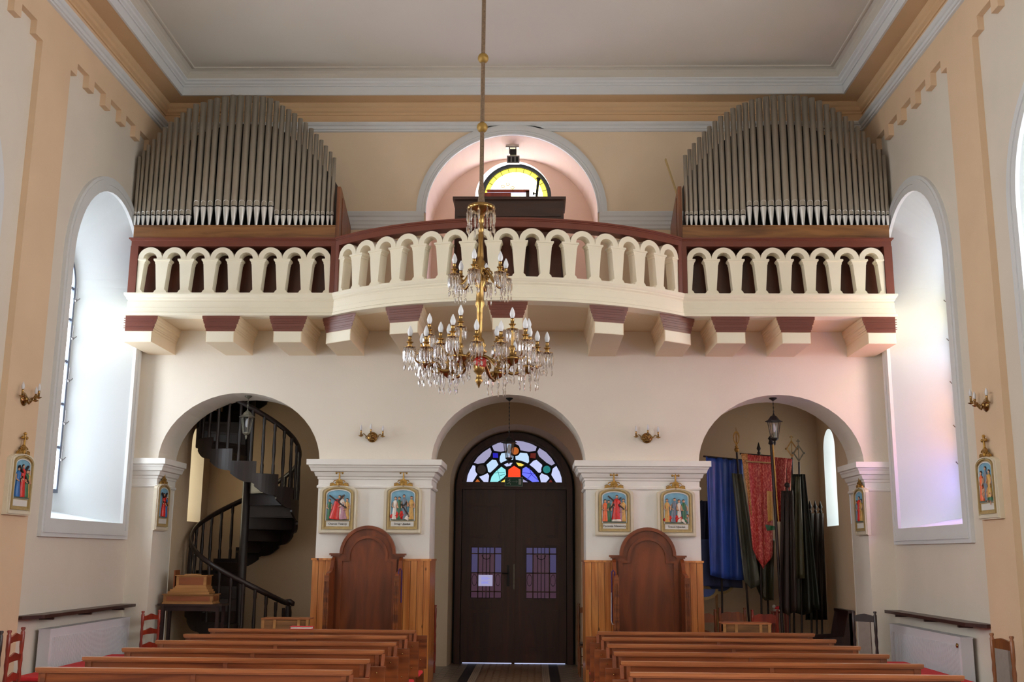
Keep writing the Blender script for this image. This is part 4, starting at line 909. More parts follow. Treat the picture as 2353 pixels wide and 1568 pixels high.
# ---------------------------------------------------------------- wall sconces
def sconce(loc, rz, lab):
    t = thing('wall_sconce', lab, 'wall lamp', loc, rz, 'brass wall sconces')
    MB().lathe([(.075, 0), (.078, -.008), (.066, -.018), (.05, -.02), (.04, -.035), (.02, -.05), (.008, -.06)], (0, 0, 0), 16, ax=1).build('back_plate', 'brass', t)
    for dx, dy, dz in ((-.16, -.06, .03), (0, -.17, .045), (.16, -.06, .01)):
        v = Vector((dx, dy, 0)); pts = []
        for k in range(13):
            u = k/12; p = v*u; pts.append((p.x, p.y-.04*(1-u), .05*math.sin(u*2*PI)*(-1)+dz*u*.4-(.015 if .55 < u < .95 else 0)))
        a = MB().tube(pts, .007, 6).tube([(dx*.45+.022*math.cos(q), dy*.45-.02, -.005+.022*math.sin(q)) for q in [x*.7 for x in range(8)]], .005, 5).build('arm', 'brass', t)
        e = pts[-1]
        MB().lathe([(.008, -.012), (.034, .0), (.037, .006), (.012, .004), (.012, .075), (.014, .08)], e, 10).build('candle_cup', 'brass', a)
        MB().lathe([(.010, .078), (.017, .10), (.018, .115), (.012, .14), (.003, .165)], e, 10).build('bulb', 'bulb', a)
    return t
sconce((-1.995, YW, 3.47), 0, 'brass three-armed candle sconce on the wall above the left pier')
sconce((2.015, YW, 3.475), 0, 'brass three-armed candle sconce on the wall above the right pier')
sconce((-XP, 11.82, 3.49), PI/2, 'brass three-armed candle sconce high on the far left pilaster')
sconce((XP, 11.84, 3.47), -PI/2, 'brass three-armed candle sconce high on the far right pilaster')

# ---------------------------------------------------------------- lanterns in the arches
def lantern(x, y, ztop, zcap, size, lab, hm):
    t = thing('hanging_lantern', lab, 'lantern', (x, y, ztop), 0, 'lanterns in the arches')
    k = size; zc = zcap-ztop
    MB().lathe([(.055*k, 0), (.055*k, -.012), (.03*k, -.03), (.008*k, -.045)], (0, 0, 0), 12).build('ceiling_rose', hm, t)
    c = MB(); nlink = max(3, int((-.045-zc-.1*k)/.03)); zz = -.04
    h = (-.04-(zc+.11*k))
    c.tube([(0, 0, -.04), (0, 0, zc+.10*k)], .004, 5)
    for i in range(int(h/.03)):
        z = -.055-i*.03; c.ring([(p[0], p[1]) for p in arc(0, .010, z, .018, 8, 0, 2*PI)], [(p[0], p[1]) for p in arc(0, .006, z, .013, 8, 0, 2*PI)], -.002, .002, 'y' if i % 2 else 'x')
    c.build('chain', hm, t)
    MB().lathe([(.006*k, zc+.12*k), (.012*k, zc+.10*k), (.02*k, zc+.085*k), (.045*k, zc+.07*k), (.07*k, zc+.035*k), (.085*k, zc+.018*k), (.125*k, zc), (.125*k, zc-.008*k), (.08*k, zc-.01*k)], (0, 0, 0), 6, False).build('lantern_cap', hm, t)
    MB().lathe([(.085*k, zc-.01*k), (.082*k, zc-.03*k), (.05*k, zc-.24*k)], (0, 0, 0), 6, False).build('glass', 'lglass', t)
    f = MB()
    for i in range(6):
        a = PI*i/3; f.tube([(.086*k*math.cos(a), .086*k*math.sin(a), zc-.01*k), (.086*k*math.cos(a), .086*k*math.sin(a), zc-.03*k), (.052*k*math.cos(a), .052*k*math.sin(a), zc-.24*k)], .005*k, 4)
    f.build('cage', hm, t)
    MB().lathe([(.052*k, zc-.235*k), (.056*k, zc-.25*k), (.035*k, zc-.27*k), (.014*k, zc-.28*k), (.018*k, zc-.30*k), (.006*k, zc-.34*k)], (0, 0, 0), 6, False).build('finial', hm, t)
    MB().lathe([(.012, zc-.03), (.024, zc-.08), (.022, zc-.13), (.01, zc-.16)], (0, 0, 0), 8).build('bulb', 'bulb', t)
    return t
lantern(-3.935, 15.75, 4.115, 3.80, 1.0, 'pewter hanging lantern under the left arch before the spiral stair', 'pewter')
lantern(0.0, 15.8, 4.105, 3.435, .95, 'black hanging lantern on a long chain under the middle arch', 'black')
lantern(3.93, 15.75, 4.115, 3.765, 1.05, 'black hanging lantern under the right arch before the banners', 'black')

# ---------------------------------------------------------------- chandelier
CX, CYY = -.150, 10.1
ch = thing('chandelier', 'gilt two-tier chandelier with candle bulbs and crystal drops hanging mid nave', 'chandelier', (CX, CYY, 5.19), world=False)
def cz(px_): return onY(1105, px_, CYY).z-5.19
MB().tube([(0, 0, ZC-5.19), (0, 0, cz(470))], .021, 8).build('cable_sleeve', 'rope', ch)
for k, y in enumerate((134, 293)): MB().sphere((0, 0, cz(y)), .056, 16, 12).build('gilt_ball', 'ball', ch)
MB().lathe([(.022, cz(425)), (.034, cz(440)), (.028, cz(452)), (.04, cz(468))], (0, 0, 0), 10).build('sleeve_gather', 'rope', ch)
MB().lathe([(.02, cz(466)), (.05, cz(471)), (.135, cz(474)), (.145, cz(480)), (.13, cz(484)), (.05, cz(488)), (.03, cz(500))], (0, 0, 0), 16).build('crown_dish', 'brass', ch)
def prism_drop(mb, x, y, z, l, w=.012, bead=True):
    mb.lathe([(w*.3, z), (w, z-l*.25), (w*.9, z-l*.7), (w*.15, z-l)], (x, y, 0), 5, False)
    if bead: mb.sphere((x, y, z+.008), .008, 6, 4)
for i in range(10):
    a = 2*PI*i/10+.2; m_ = MB(); x, y = .135*math.cos(a), .135*math.sin(a)
    prism_drop(m_, x, y, cz(484), .15, .014); prism_drop(m_, x, y, cz(484)-.165, .085, .012); m_.build('long_crystal', 'crystal', ch)
prof = [(.022, 488), (.036, 498), (.03, 510), (.02, 516), (.034, 522), (.03, 530), (.02, 536), (.03, 541), (.024, 560), (.034, 590), (.03, 597), (.05, 603), (.04, 612), (.056, 620), (.03, 630), (.05, 640), (.06, 652), (.035, 664), (.04, 690), (.05, 700), (.03, 710), (.032, 720), (.026, 760), (.024, 775), (.05, 783), (.05, 786), (.07, 795), (.05, 802), (.08, 809), (.05, 814), (.03, 822), (.05, 832), (.06, 845), (.05, 855), (.022, 862), (.03, 870), (.04, 876), (.015, 884), (.004, 892)]
MB().lathe([(r, cz(y)) for r, y in reversed(prof)], (0, 0, 0), 14).build('stem', 'brass', ch)
MB().lathe([(.015, cz(848)), (.055, cz(838)), (.062, cz(825)), (.03, cz(815))], (.01, -.01, -.02), 14).build('red_bowl', 'fr', ch)
def candle(x, y, z, name='candle_holder', n=9, l=.125, second=True):
    c = MB().lathe([(.012, z-.075), (.03, z-.065), (.016, z-.05), (.022, z-.035), (.034, z-.028), (.036, z-.022), (.017, z-.018), (.0165, z+.032), (.019, z+.034)], (x, y, 0), 10).build(name, 'brass', ch)
    MB().lathe([(.014, z+.034), (.024, z+.058), (.026, z+.078), (.018, z+.108), (.004, z+.138)], (x, y, 0), 10).build('bulb', 'bulb', c)
    MB().lathe([(.02, z-.082), (.055, z-.078), (.06, z-.072), (.02, z-.066)], (x, y, 0), 12).build('drip_pan', 'brass', c)
    m_ = MB()
    for i in range(n):
        a = 2*PI*i/n+x*7; px_, py_ = x+.054*math.cos(a), y+.054*math.sin(a)
        prism_drop(m_, px_, py_, z-.09, l, .0125)
        if second and i % 2 == 0:
            m_.sphere((px_, py_, z-.105-l), .008, 6, 4); prism_drop(m_, px_, py_, z-.125-l, .05, .009, False)
    m_.build('crystal_drops', 'crystal', c, kind='stuff')
def arm(pts, r, m='brass'): MB().tube(pts, r, 7).build('scroll_arm', m, ch)
def scroll(c0, e, z0, z1, dip, ph):
    pts = []
    for k in range(17):
        u = k/16; rr = c0+(e-c0)*u; z = z0+(z1-z0)*u*u-dip*math.sin(u*PI)+.05*math.sin(u*2*PI)
        pts.append((rr*math.cos(ph), rr*math.sin(ph), z))
    return pts
# upper tier of six
zu = cz(622)
for i in range(6):
    a = R(20+60*i); r = .265; arm(scroll(.03, r, cz(625), zu-.09, .07, a), .013)
    arm([((.09+.035*math.cos(q))*math.cos(a), (.09+.035*math.cos(q))*math.sin(a), cz(628)+.035*math.sin(q)) for q in [x*.75 for x in range(8)]], .009)
    candle(r*math.cos(a), r*math.sin(a), zu+.01, n=11)
# lower tier: six branches, each with one raised candle and three or four round it
zl = cz(795)
for i in range(6):
    a = R(12+60*i); r = .49; ca, sa = math.cos(a), math.sin(a)
    arm(scroll(.03, r, cz(820), zl-.13, .12, a), .017)
    arm([((.25+.07*math.cos(q)*(1-.06*k))*ca, (.25+.07*math.cos(q)*(1-.06*k))*sa, cz(835)+.07*math.sin(q)*(1-.06*k)) for k, q in enumerate([x*.6 for x in range(14)])], .010)
    arm([((.42+.05*math.cos(q))*ca, (.42+.05*math.cos(q))*sa, cz(850)+.05*math.sin(q)) for q in [x*.75 for x in range(9)]], .009)
    m_ = MB().lathe([(.01, zl-.26), (.04, zl-.24), (.09, zl-.21), (.10, zl-.19), (.03, zl-.17), (.02, zl-.12), (.035, zl-.10), (.02, zl-.07)], (r*ca, r*sa, 0), 12); m_.build('branch_hub', 'brass', ch)
    candle(r*ca, r*sa, zl+.16, 'raised_candle_holder', n=9, l=.10, second=False)
    MB().tube([(r*ca, r*sa, zl+.09), (r*ca, r*sa, zl-.12)], .011, 7).build('riser', 'brass', ch)
    m_ = MB()
    for k in range(9):
        q = 2*PI*k/9; x, y = r*ca+.09*math.cos(q), r*sa+.09*math.sin(q); prism_drop(m_, x, y, zl-.22, .12, .014); prism_drop(m_, x, y, zl-.36, .06, .010)
    m_.build('hub_crystals', 'crystal', ch, kind='stuff')
    for k in (-1, 0, 1):
        b = a+R(75)*k; x, y = r*ca+.185*math.cos(b), r*sa+.185*math.sin(b)
        pts = []
        for j in range(11):
            u = j/10; pts.append((r*ca+(x-r*ca)*u, r*sa+(y-r*sa)*u, zl-.15+.07*u*u-.06*math.sin(u*PI)))
        arm(pts, .010); candle(x, y, zl+.0+(.03 if k == 0 else 0), n=11)

# ---------------------------------------------------------------- spiral stair in the left bay
SX, SY, SR = -4.227, 17.02, .80
st = thing('spiral_staircase', 'dark wooden spiral staircase with slim balusters rising in the left bay', 'staircase', (SX, SY, 0))
MB().lathe([(.085, 0), (.085, .12), (.066, .15), (.066, 5.035)], (0, 0, 0), 16).build('newel_pole', 'stair', st)
DA = 25.7; SL = .00732
def sa(t): return R(-15-t)
def P3(r, t, z): return (r*math.cos(sa(t)), r*math.sin(sa(t)), z)
NS = 25
for k in range(NS):
    t0, t1 = k*DA, (k+1)*DA+2; z = .185*(k+1)-.02
    if z > 4.9: break
    m_ = MB(); n = 5
    for za, zb in ((z-.035, z),):
        vs = [P3(.05, t0+(t1-t0)*i/n, zz) for zz in (za, zb) for i in range(n+1)]+[P3(SR, t0+(t1-t0)*i/n, zz) for zz in (za, zb) for i in range(n+1)]
        q = n+1
        fs = [tuple(range(0, q))+tuple(range(3*q-1, 2*q-1, -1)), tuple(range(q, 2*q))+tuple(range(4*q-1, 3*q-1, -1))]
        fs += [(i, i+1, q+i+1, q+i) for i in range(n)]+[(2*q+i, 2*q+i+1, 3*q+i+1, 3*q+i) for i in range(n)]+[(0, q, 3*q, 2*q), (n, q+n, 3*q+n, 2*q+n)]
        m_.add(vs, fs)
    m_.build('tread', 'stair', st)
    a, b = P3(.05, t0+2, z-.20), P3(SR-.01, t0+2, z-.20); a2, b2 = P3(.05, t0+4, z-.20), P3(SR-.01, t0+4, z-.20)
    MB().add([a, b, b2, a2, (a[0], a[1], z-.03), (b[0], b[1], z-.03), (b2[0], b2[1], z-.03), (a2[0], a2[1], z-.03)], [(0, 1, 2, 3), (4, 5, 6, 7), (0, 1, 5, 4), (1, 2, 6, 5), (2, 3, 7, 6), (3, 0, 4, 7)]).build('riser', 'stair', st)
    m_ = MB(); n = 7; vs = []
    for i in range(n+1):
        u = i/n; t = t0+(DA+1.2)*u; zt = z+.055; zb_ = z-.27+.13*u-.05*math.sin(u*PI)-(.03 if u < .1 else 0)
        zb_ = max(zb_, 0.0)
        for r in (SR-.005, SR+.03):
            vs += [P3(r, t, zt), P3(r, t, zb_)]
    fs = []
    for i in range(n):
        o = i*4; fs += [(o, o+4, o+5, o+1), (o+2, o+3, o+7, o+6), (o, o+2, o+6, o+4), (o+1, o+5, o+7, o+3)]
    fs += [(0, 1, 3, 2), (n*4, n*4+2, n*4+3, n*4+1)]
    m_.add(vs, fs).build('stringer', 'stair', st)
    for t in (t0+DA*.25, t0+DA*.75):
     zr = .93+SL*t
     p = P3(SR+.01, t, 0)
     if zr < 5.1: MB().lathe([(.026, z+.05), (.026, z+.18), (.019, z+.22), (.028, z+.42), (.020, zr-.16), (.026, zr-.12), (.026, zr-.01)], (p[0], p[1], 0), 8).build('baluster', 'stair', st)
rail = []
for i in range(121):
    t = -6+i*4.8; z = .93+SL*t+.14*math.exp(-max(0, t+6)/22)
    if z < 5.0: rail.append(P3(SR+.012, t, z))
MB().tube(rail, .036, 8, flat=(.8, 1.15)).build('handrail', 'stair', st)
p = P3(SR+.01, -4, 0)
MB().lathe([(.055, 0), (.055, .9), (.045, .95), (.045, .99)], (p[0], p[1], 0), 10).build('bottom_newel', 'stair', st)
MB().tube([(p[0]-.05, p[1], 1.05), (p[0]+.03, p[1]-.02, 1.055), (p[0]+.07, p[1]-.02, 1.03), (p[0]+.075, p[1]-.02, .99)], [.04, .045, .04, .02], 8).build('rail_scroll', 'stair', st)

# dark table with the stepped wooden stand
t = thing('side_table', 'dark narrow table standing by the left bay wall', 'table', (-4.62, 15.95, 0), world=True)
MB().box(-5.09, -4.15, 15.74, 16.14, 1.03, 1.06).build('table_top', 'chaird', t)
for x in (-5.02, -4.22):
    for y in (15.79, 16.09): MB().box(x-.022, x+.022, y-.022, y+.022, 0, 1.03).build('leg', 'chaird', t)
MB().box(-5.0, -4.24, 15.79, 15.81, .96, 1.03).build('apron', 'chaird', t)
t = thing('stepped_stand', 'small stepped display stand in two-tone wood on the dark table', 'wooden stand', (-4.65, 15.94, 1.06), world=True)
def panelbox(x0, x1, y0, y1, z0, z1):
    b = MB().box(x0, x1, y0, y1, z0, z1).box(x0-.012, x1+.012, y0-.012, y1+.012, z0, z0+.02).box(x0-.018, x1+.018, y0-.018, y1+.018, z1-.012, z1).build('tier', 'boxw', t)
    MB().box(x0+.04, x1-.04, y0-.004, y0, z0+.04, z1-.03).build('inset_panel', 'boxr', b); MB().box(x1, x1+.004, y0+.04, y1-.04, z0+.04, z1-.03).build('inset_panel', 'boxr', b)
panelbox(-5.02, -4.30, 15.77, 16.10, 1.06, 1.20); panelbox(-4.86, -4.42, 15.81, 16.07, 1.29, 1.47)
MB().box(-4.97, -4.36, 15.79, 16.08, 1.20, 1.235).box(-4.94, -4.38, 15.80, 16.07, 1.235, 1.265).box(-4.90, -4.40, 15.80, 16.07, 1.265, 1.29).build('stepped_moulding', 'boxw', t)
MB().box(-4.91, -4.89, 15.83, 16.05, 1.29, 1.54).build('upright_board', 'boxr', t)
MB().lathe([(.12, 1.47), (.12, 1.482), (.09, 1.486)], (-4.66, 15.94, 0), 16).build('top_disc', 'boxw', t)
# kneelers seen over the last pews
def kneeler(x0, x1, y, z, lab):
    t = thing('kneeler', lab, 'kneeler', ((x0+x1)/2, y, 0), world=True)
    MB().box(x0, x1, y, y+.3, z-.018, z).build('desk_top', 'pewtop', t)
    MB().box(x0+.01, x1-.01, y+.02, y+.04, .1, z-.018).build('front_board', 'oak_x', t)
    w = x1-x0
    for x in (x0+.005, x0+w*.25, x0+w*.75, x1-.045): MB().box(x, x+.035, y+.002, y+.022, .1, z-.018).build('stile', 'boxw', t)
    MB().box(x0+.02, x0+.06, y, y+.3, 0, .1).box(x1-.06, x1-.02, y, y+.3, 0, .1).box(x0+.02, x1-.02, y-.28, y-.05, .12, .16).box(x0+.02, x0+.06, y-.28, y, 0, .12).box(x1-.06, x1-.02, y-.28, y, 0, .12).build('kneeling_board', 'oak_x', t)
a, b = onY(600, 1421, 14.1), onY(711, 1421, 14.1); kneeler(a.x, b.x, 14.1, a.z, 'low panelled wooden kneeler behind the left pews beside the pine wainscot')
a, b = onY(1661, 1432, 14.1), onY(1773, 1432, 14.1); kneeler(a.x, b.x, 14.1, a.z, 'low panelled wooden kneeler behind the right pews before the banners')

# ---------------------------------------------------------------- chairs
def chair(pa, pb, h, m, lab, kind='ladder', pad='red'):
    """pa, pb: world points of the two back post tops (x,y); the seat goes towards the viewer's side given by their order"""
    a, b = Vector((pa[0], pa[1], 0)), Vector((pb[0], pb[1], 0)); d = (b-a); w = d.length; c = (a+b)/2; rz = math.atan2(d.y, d.x)
    t = thing('chair', lab, 'chair', (c.x, c.y, 0), rz); w2 = w/2
    for s in (-1, 1):
        MB().lathe([(.016, 0), (.022, .1), (.016, .14), (.022, .2), (.022, .42), (.017, .48), (.023, .55), (.016, .62), (.023, .70), (.016, .78), (.022, .84), (.022, h-.05), (.014, h-.035), (.024, h-.012), (.018, h)], (s*w2, 0, 0), 10).build('back_post', m, t)
        MB().lathe([(.015, 0), (.02, .1), (.015, .15), (.022, .25), (.02, .44)], (s*(w2-.0), -.40, 0), 10).build('front_leg', m, t)
    if kind == 'ladder':
        for z in (h-.10, h-.29, h-.48):
            MB().prism([(-w2, z-.035), (-w2, z+.025), (-w2*.5, z+.035), (0, z+.058), (w2*.5, z+.035), (w2, z+.025), (w2, z-.035), (w2*.4, z-.025), (-w2*.4, z-.025)], -.009, .009).build('slat', m, t)
    elif kind == 'padded':
        MB().prism([(-w2, h-.14), (-w2, h-.07), (-w2*.6, h-.05), (0, h-.035), (w2*.6, h-.05), (w2, h-.07), (w2, h-.14)], -.01, .01).build('top_rail', m, t)
        MB().box(-w2+.07, w2-.07, -.014, .014, .50, h-.14).build('back_pad', pad, t)
    else:
        MB().prism([(-w2, h-.20), (-w2, h-.10), (-w2*.5, h-.06), (0, h-.07), (w2*.5, h-.06), (w2, h-.10), (w2, h-.20)], -.01, .01).build('top_rail', m, t)
        MB().prism([(-w2, h-.45), (-w2, h-.36), (0, h-.30), (w2, h-.36), (w2, h-.45)], -.01, .01).build('slat', m, t)
    MB().box(-w2-.01, w2+.01, -.42, .0, .43, .455).build('seat_frame', m, t)
    cu = MB().box(-w2+.01, w2-.01, -.41, -.02, .455, .485).build('seat_pad', 'red' if pad == 'red' else pad, t)
    for z in (.18, .30):
        MB().tube([(-w2, -.40, z), (w2, -.40, z)], .010, 6).tube([(-w2, 0, z), (-w2, -.40, z)], .010, 6).tube([(w2, 0, z), (w2, -.40, z)], .010, 6).build('stretcher', m, t)
    return t
M['greypad'] = mat('grey_pad', (142, 130, 122), .9, var=.06, scale=20, bump=.2, bscale=90)
def pp(x, y, z): v = onZ(x, y, z); return (v.x, v.y)
def chair_at(x, y, z, w, rz, *a, **k):
    v = onZ(x, y, z); q = Vector((math.cos(rz), math.sin(rz)))*w/2
    return chair((v.x-q.x, v.y-q.y), (v.x+q.x, v.y+q.y), z, *a, **k)
def chair_xy(x, y, w, rz, h, *a, **k):
    q = Vector((math.cos(rz), math.sin(rz)))*w/2
    return chair((x-q.x, y-q.y), (x+q.x, y+q.y), h, *a, **k)
v = onX(42, 1444, -4.98)
chair_xy(-4.83, 10.95, .46, R(100), 1.03, 'chairr', 'red-stained ladder-back chair at the left wall beside the radiator')
chair_xy(-4.80, 10.42, .44, R(98), 1.03, 'chaird', 'dark ladder-back chair at the left wall nearest the photographer')
chair_xy(-4.95, 15.12, .34, R(70), 1.0, 'chairr', 'small red ladder-back chair before the leftmost pier')
chair_xy(4.99, 10.92, .42, R(-88), 1.06, 'chairb', 'brown turned chair with grey pad at the right wall by the radiator', kind='padded', pad='greypad')
chair_xy(4.80, 14.75, .30, R(-40), 1.09, 'chaird', 'black open-backed chair before the rightmost pier', kind='padded', pad='greypad')
chair_xy(1.28, 17.0, .42, R(0), 1.06, 'chairb', 'brown turned chair half behind the pier right of the door', kind='padded', pad='chaird')
chair_xy(-1.36, 17.0, .40, R(0), 1.02, 'chairr', 'dark red chair half behind the pier left of the door', kind='open')
for i, (px_, py_, m, lab) in enumerate(((1614, 1400, 'chairb', 'light brown chair half hidden at the edge of the right pine wainscot'), (1682, 1397, 'chairb', 'light brown chair under the blue banner'), (1757, 1402, 'chairr', 'dark red chair under the red brocade banner'))):
    v = onY(px_, py_, 16.75); chair_xy(v.x, 16.75, .38, 0, v.z, m, lab, kind='open')
# dark bench along the right bay wall
t = thing('bench', 'dark high-backed bench along the wall of the right bay', 'bench', (4.95, 16.7, 0), world=True)
MB().box(5.04, 5.10, 16.3, 17.02, .3, .98).build('back', 'chaird', t)
MB().box(5.02, 5.12, 16.28, 17.04, .98, 1.02).build('top_rail', 'chaird', t)
MB().box(4.65, 5.05, 16.3, 17.02, .42, .46).build('seat', 'chaird', t)
for y in (16.3, 16.98): MB().prism([(4.66, 0), (4.66, .62), (4.95, .64), (5.03, 1.0), (5.10, 1.0), (5.10, 0)], y, y+.04).build('end_panel', 'chaird', t)

# ---------------------------------------------------------------- banners in the right bay
def satin(name, c, rough=.35, sheen=.3, var=.1): m = mat(name, c, rough, 0, var, 5); return m
M['bblue'] = satin('blue_satin', (58, 94, 186), .26); M['bblue2'] = satin('dull_blue_cloth', (62, 76, 122), .6)
M['bgrey'] = satin('grey_green_silk', (86, 92, 80), .35); M['bdark'] = satin('dark_green_velvet', (30, 32, 22), .5); M['bbrown'] = satin('dark_brown_velvet', (40, 28, 20), .6)
M['bolive'] = satin('olive_silk', (70, 68, 44), .35); M['bnavy'] = satin('navy_cloth', (14, 24, 62), .6)
def brocade(name, c1, c2, sc_):
    m, nt, b = nodes(name); b.inputs['Roughness'].default_value = .5
    tc = nt.nodes.new('ShaderNodeTexCoord'); mp = nt.nodes.new('ShaderNodeMapping'); mp.inputs['Scale'].default_value = (sc_*2.5, sc_, sc_*.8)
    v = nt.nodes.new('ShaderNodeTexVoronoi'); v.feature = 'SMOOTH_F1'; n = nt.nodes.new('ShaderNodeTexNoise'); n.inputs['Scale'].default_value = 2.2; n.inputs['Detail'].default_value = 5
    nt.links.new(tc.outputs['Object'], mp.inputs[0]); nt.links.new(mp.outputs[0], v.inputs['Vector']); nt.links.new(mp.outputs[0], n.inputs['Vector'])
    mx = nt.nodes.new('ShaderNodeMath'); mx.operation = 'MULTIPLY'; nt.links.new(v.outputs['Distance'], mx.inputs[0]); nt.links.new(n.outputs['Fac'], mx.inputs[1])
    r = nt.nodes.new('ShaderNodeValToRGB'); r.color_ramp.elements[0].position = .16; r.color_ramp.elements[1].position = .34; r.color_ramp.elements[0].color = lin(c1); r.color_ramp.elements[1].color = lin(c2)
    nt.links.new(mx.outputs[0], r.inputs['Fac']); nt.links.new(r.outputs['Color'], b.inputs['Base Color']); return m
M['bred'] = brocade('red_brocade', (176, 40, 44), (222, 130, 112), 9); M['bgold'] = brocade('gold_brocade', (150, 92, 40), (236, 196, 120), 22)
def cloth(name, m, t, TL, TR, BL, BR, Y, amp=.03, folds=3, point=0, nx=28, nz=22, bow=0, ph=0):
    mb = MB(); vs = []
    tl, tr, bl, br = [onY(*p, Y) for p in (TL, TR, BL, BR)]
    for j in range(nz+1):
        v = j/nz
        for i in range(nx+1):
            u = i/nx; p = (tl*(1-u)+tr*u)*(1-v)+(bl*(1-u)+br*u)*v
            z = p.z-point*(1-abs(2*u-1))*max(0, v-.75)/.25+bow*math.sin(u*PI)*-v
            y = p.y-amp*math.sin(u*folds*2*PI+v*1.3+ph)*(.25+.75*v)-.25*amp*math.sin(u*folds*4.7*PI+2*v+ph)
            vs.append((p.x, y, z))
    n = nx+1; fs = [(j*n+i, j*n+i+1, (j+1)*n+i+1, (j+1)*n+i) for j in range(nz) for i in range(nx)]
    mb.add(vs, fs, True); o = mb.build(name, m, t); s = o.modifiers.new('solidify', 'SOLIDIFY'); s.thickness = .008; return o
def pole(t, a, b, Y0_, Y1_, r=.016, m='stair'):
    p, q = onY(*a, Y0_), onY(*b, Y1_); q.z = max(q.z, 0) if b[1] < 1500 else 0
    d = (q-p); q2 = p+d*(p.z/(p.z-q.z)) if p.z-q.z > .1 else q
    MB().tube([p, q2], r, 8).build('pole', m, t); return p
def finial(t, p, kind, m='gold'):
    mb = MB()
    if kind == 'leaf':
        mb.sphere((p.x, p.y, p.z+.04), .04); mb.lathe([(.015, .07), (.03, .09), (.012, .11)], (p.x, p.y, p.z), 10)
        mb.ring([(p.x+.05*math.sin(a)*(1-.2*math.cos(a)), p.z+.23-.11*math.cos(a)) for a in [x*PI/8 for x in range(16)]], [(p.x+.035*math.sin(a), p.z+.23-.08*math.cos(a)) for a in [x*PI/8 for x in range(16)]], p.y-.01, p.y+.01, 'y', True); mb.tube([(p.x, p.y, p.z+.1), (p.x, p.y, p.z+.40)], [.012, .004], 6)
    elif kind == 'diamond':
        mb.ring([(p.x, p.z), (p.x+.09, p.z+.14), (p.x, p.z+.28), (p.x-.09, p.z+.14)], [(p.x, p.z+.03), (p.x+.07, p.z+.14), (p.x, p.z+.25), (p.x-.07, p.z+.14)], p.y-.008, p.y+.008, 'y', True)
        mb.tube([(p.x, p.y, p.z), (p.x, p.y, p.z+.36)], .007, 6); mb.tube([(p.x-.03, p.y, p.z+.33), (p.x+.03, p.y, p.z+.33)], .007, 6)
        for d in (-1, 1): mb.sphere((p.x+d*.09, p.y, p.z+.14), .018, 6, 4)
    elif kind == 'ball': mb.sphere((p.x, p.y, p.z+.03), .045); mb.tube([(p.x, p.y, p.z+.06), (p.x, p.y, p.z+.3)], .004, 5)
    else:
        mb.lathe([(.012, 0), (.03, .03), (.012, .06), (.035, .10), (.02, .14), (.004, .2)], (p.x, p.y, p.z), 8)
    return mb.build('finial', m, t)
def banner(lab, x, y): return thing('processional_banner', lab, 'banner', (x, y, 0), world=True, group='processional banners in the right bay')
t = banner('broad deep blue satin banner at the left of the right bay', 3.4, 17.3)
cloth('cloth', 'bblue', t, (1621, 1050), (1706, 1058), (1632, 1322), (1716, 1334), 17.2, .055, 2.2, bow=.03, ph=2)
cloth('lining', 'bblue2', t, (1608, 1240), (1700, 1240), (1612, 1347), (1706, 1352), 17.4, .03, 2)
p = onY(1616, 1049, 17.2); q = onY(1710, 1058, 17.2); MB().tube([p, q], .014, 8).build('crossbar', 'stair', t); pole(t, (1655, 1052), (1660, 1500), 17.27, 17.27)
t = banner('dark navy banner hanging behind the blue satin one at the pier', 3.2, 17.6)
cloth('cloth', 'bnavy', t, (1604, 1152), (1690, 1152), (1606, 1340), (1690, 1346), 17.6, .03, 3); pole(t, (1612, 1150), (1612, 1500), 17.66, 17.66)
t = banner('narrow grey-green silk banner between the blue and the red ones', 3.7, 17.05)
cloth('cloth', 'bgrey', t, (1682, 1088), (1706, 1090), (1708, 1336), (1746, 1342), 17.02, .05, 1.2, point=.1); finial(t, pole(t, (1693, 1040), (1728, 1500), 17.06, 17.1), 'leaf')
t = banner('red brocade banner with gold edge hanging in the middle of the right bay', 3.95, 16.9)
cloth('cloth', 'bred', t, (1710, 1044), (1776, 1050), (1728, 1262), (1776, 1276), 16.85, .03, 2.5, point=.26); cloth('gold_border', 'bgold', t, (1703, 1043), (1717, 1043), (1720, 1150), (1728, 1190), 16.82, .01, 1)
cloth('pale_band', 'framegold', t, (1713, 1059), (1772, 1063), (1713, 1062), (1772, 1066), 16.80, .01, 2, nz=2)
p = onY(1700, 1043, 16.88); q = onY(1775, 1049, 16.88); MB().tube([p, q], .014, 8).build('crossbar', 'stair', t); finial(t, pole(t, (1744, 1046), (1750, 1500), 16.93, 16.93), 'spear', 'black')
t = banner('second red brocade banner with a yellow figure, right of the middle pole', 4.3, 17.1)
cloth('cloth', 'bred', t, (1770, 1050), (1820, 1055), (1778, 1196), (1812, 1190), 17.12, .03, 2, point=.05); cloth('yellow_applique', 'fy', t, (1762, 1128), (1774, 1130), (1764, 1200), (1776, 1196), 16.78, .01, 1); cloth('green_applique', 'fg', t, (1758, 1206), (1782, 1210), (1762, 1220), (1784, 1218), 16.79, .01, 1)
finial(t, pole(t, (1820, 1052), (1824, 1500), 17.16, 17.16), 'diamond', 'brass')
t = banner('dark pole with beaded trim standing in front of the red banners', 4.1, 16.6)
p = pole(t, (1772, 1020), (1802, 1500), 16.6, 16.6, .022); MB().tube([tuple(p+Vector((.02, -.02, -.02))), tuple(p+Vector((.06, -.02, -1.2)))], .012, 6).build('beaded_trim', 'gold', t)
MB().lathe([(.02, -.02), (.045, .0), (.03, .05), (.05, .08), (.01, .13)], tuple(p), 10).build('finial', 'black', t)
t = banner('furled dark green velvet banner with a painted pale sheen, right of the red ones', 4.55, 16.9)
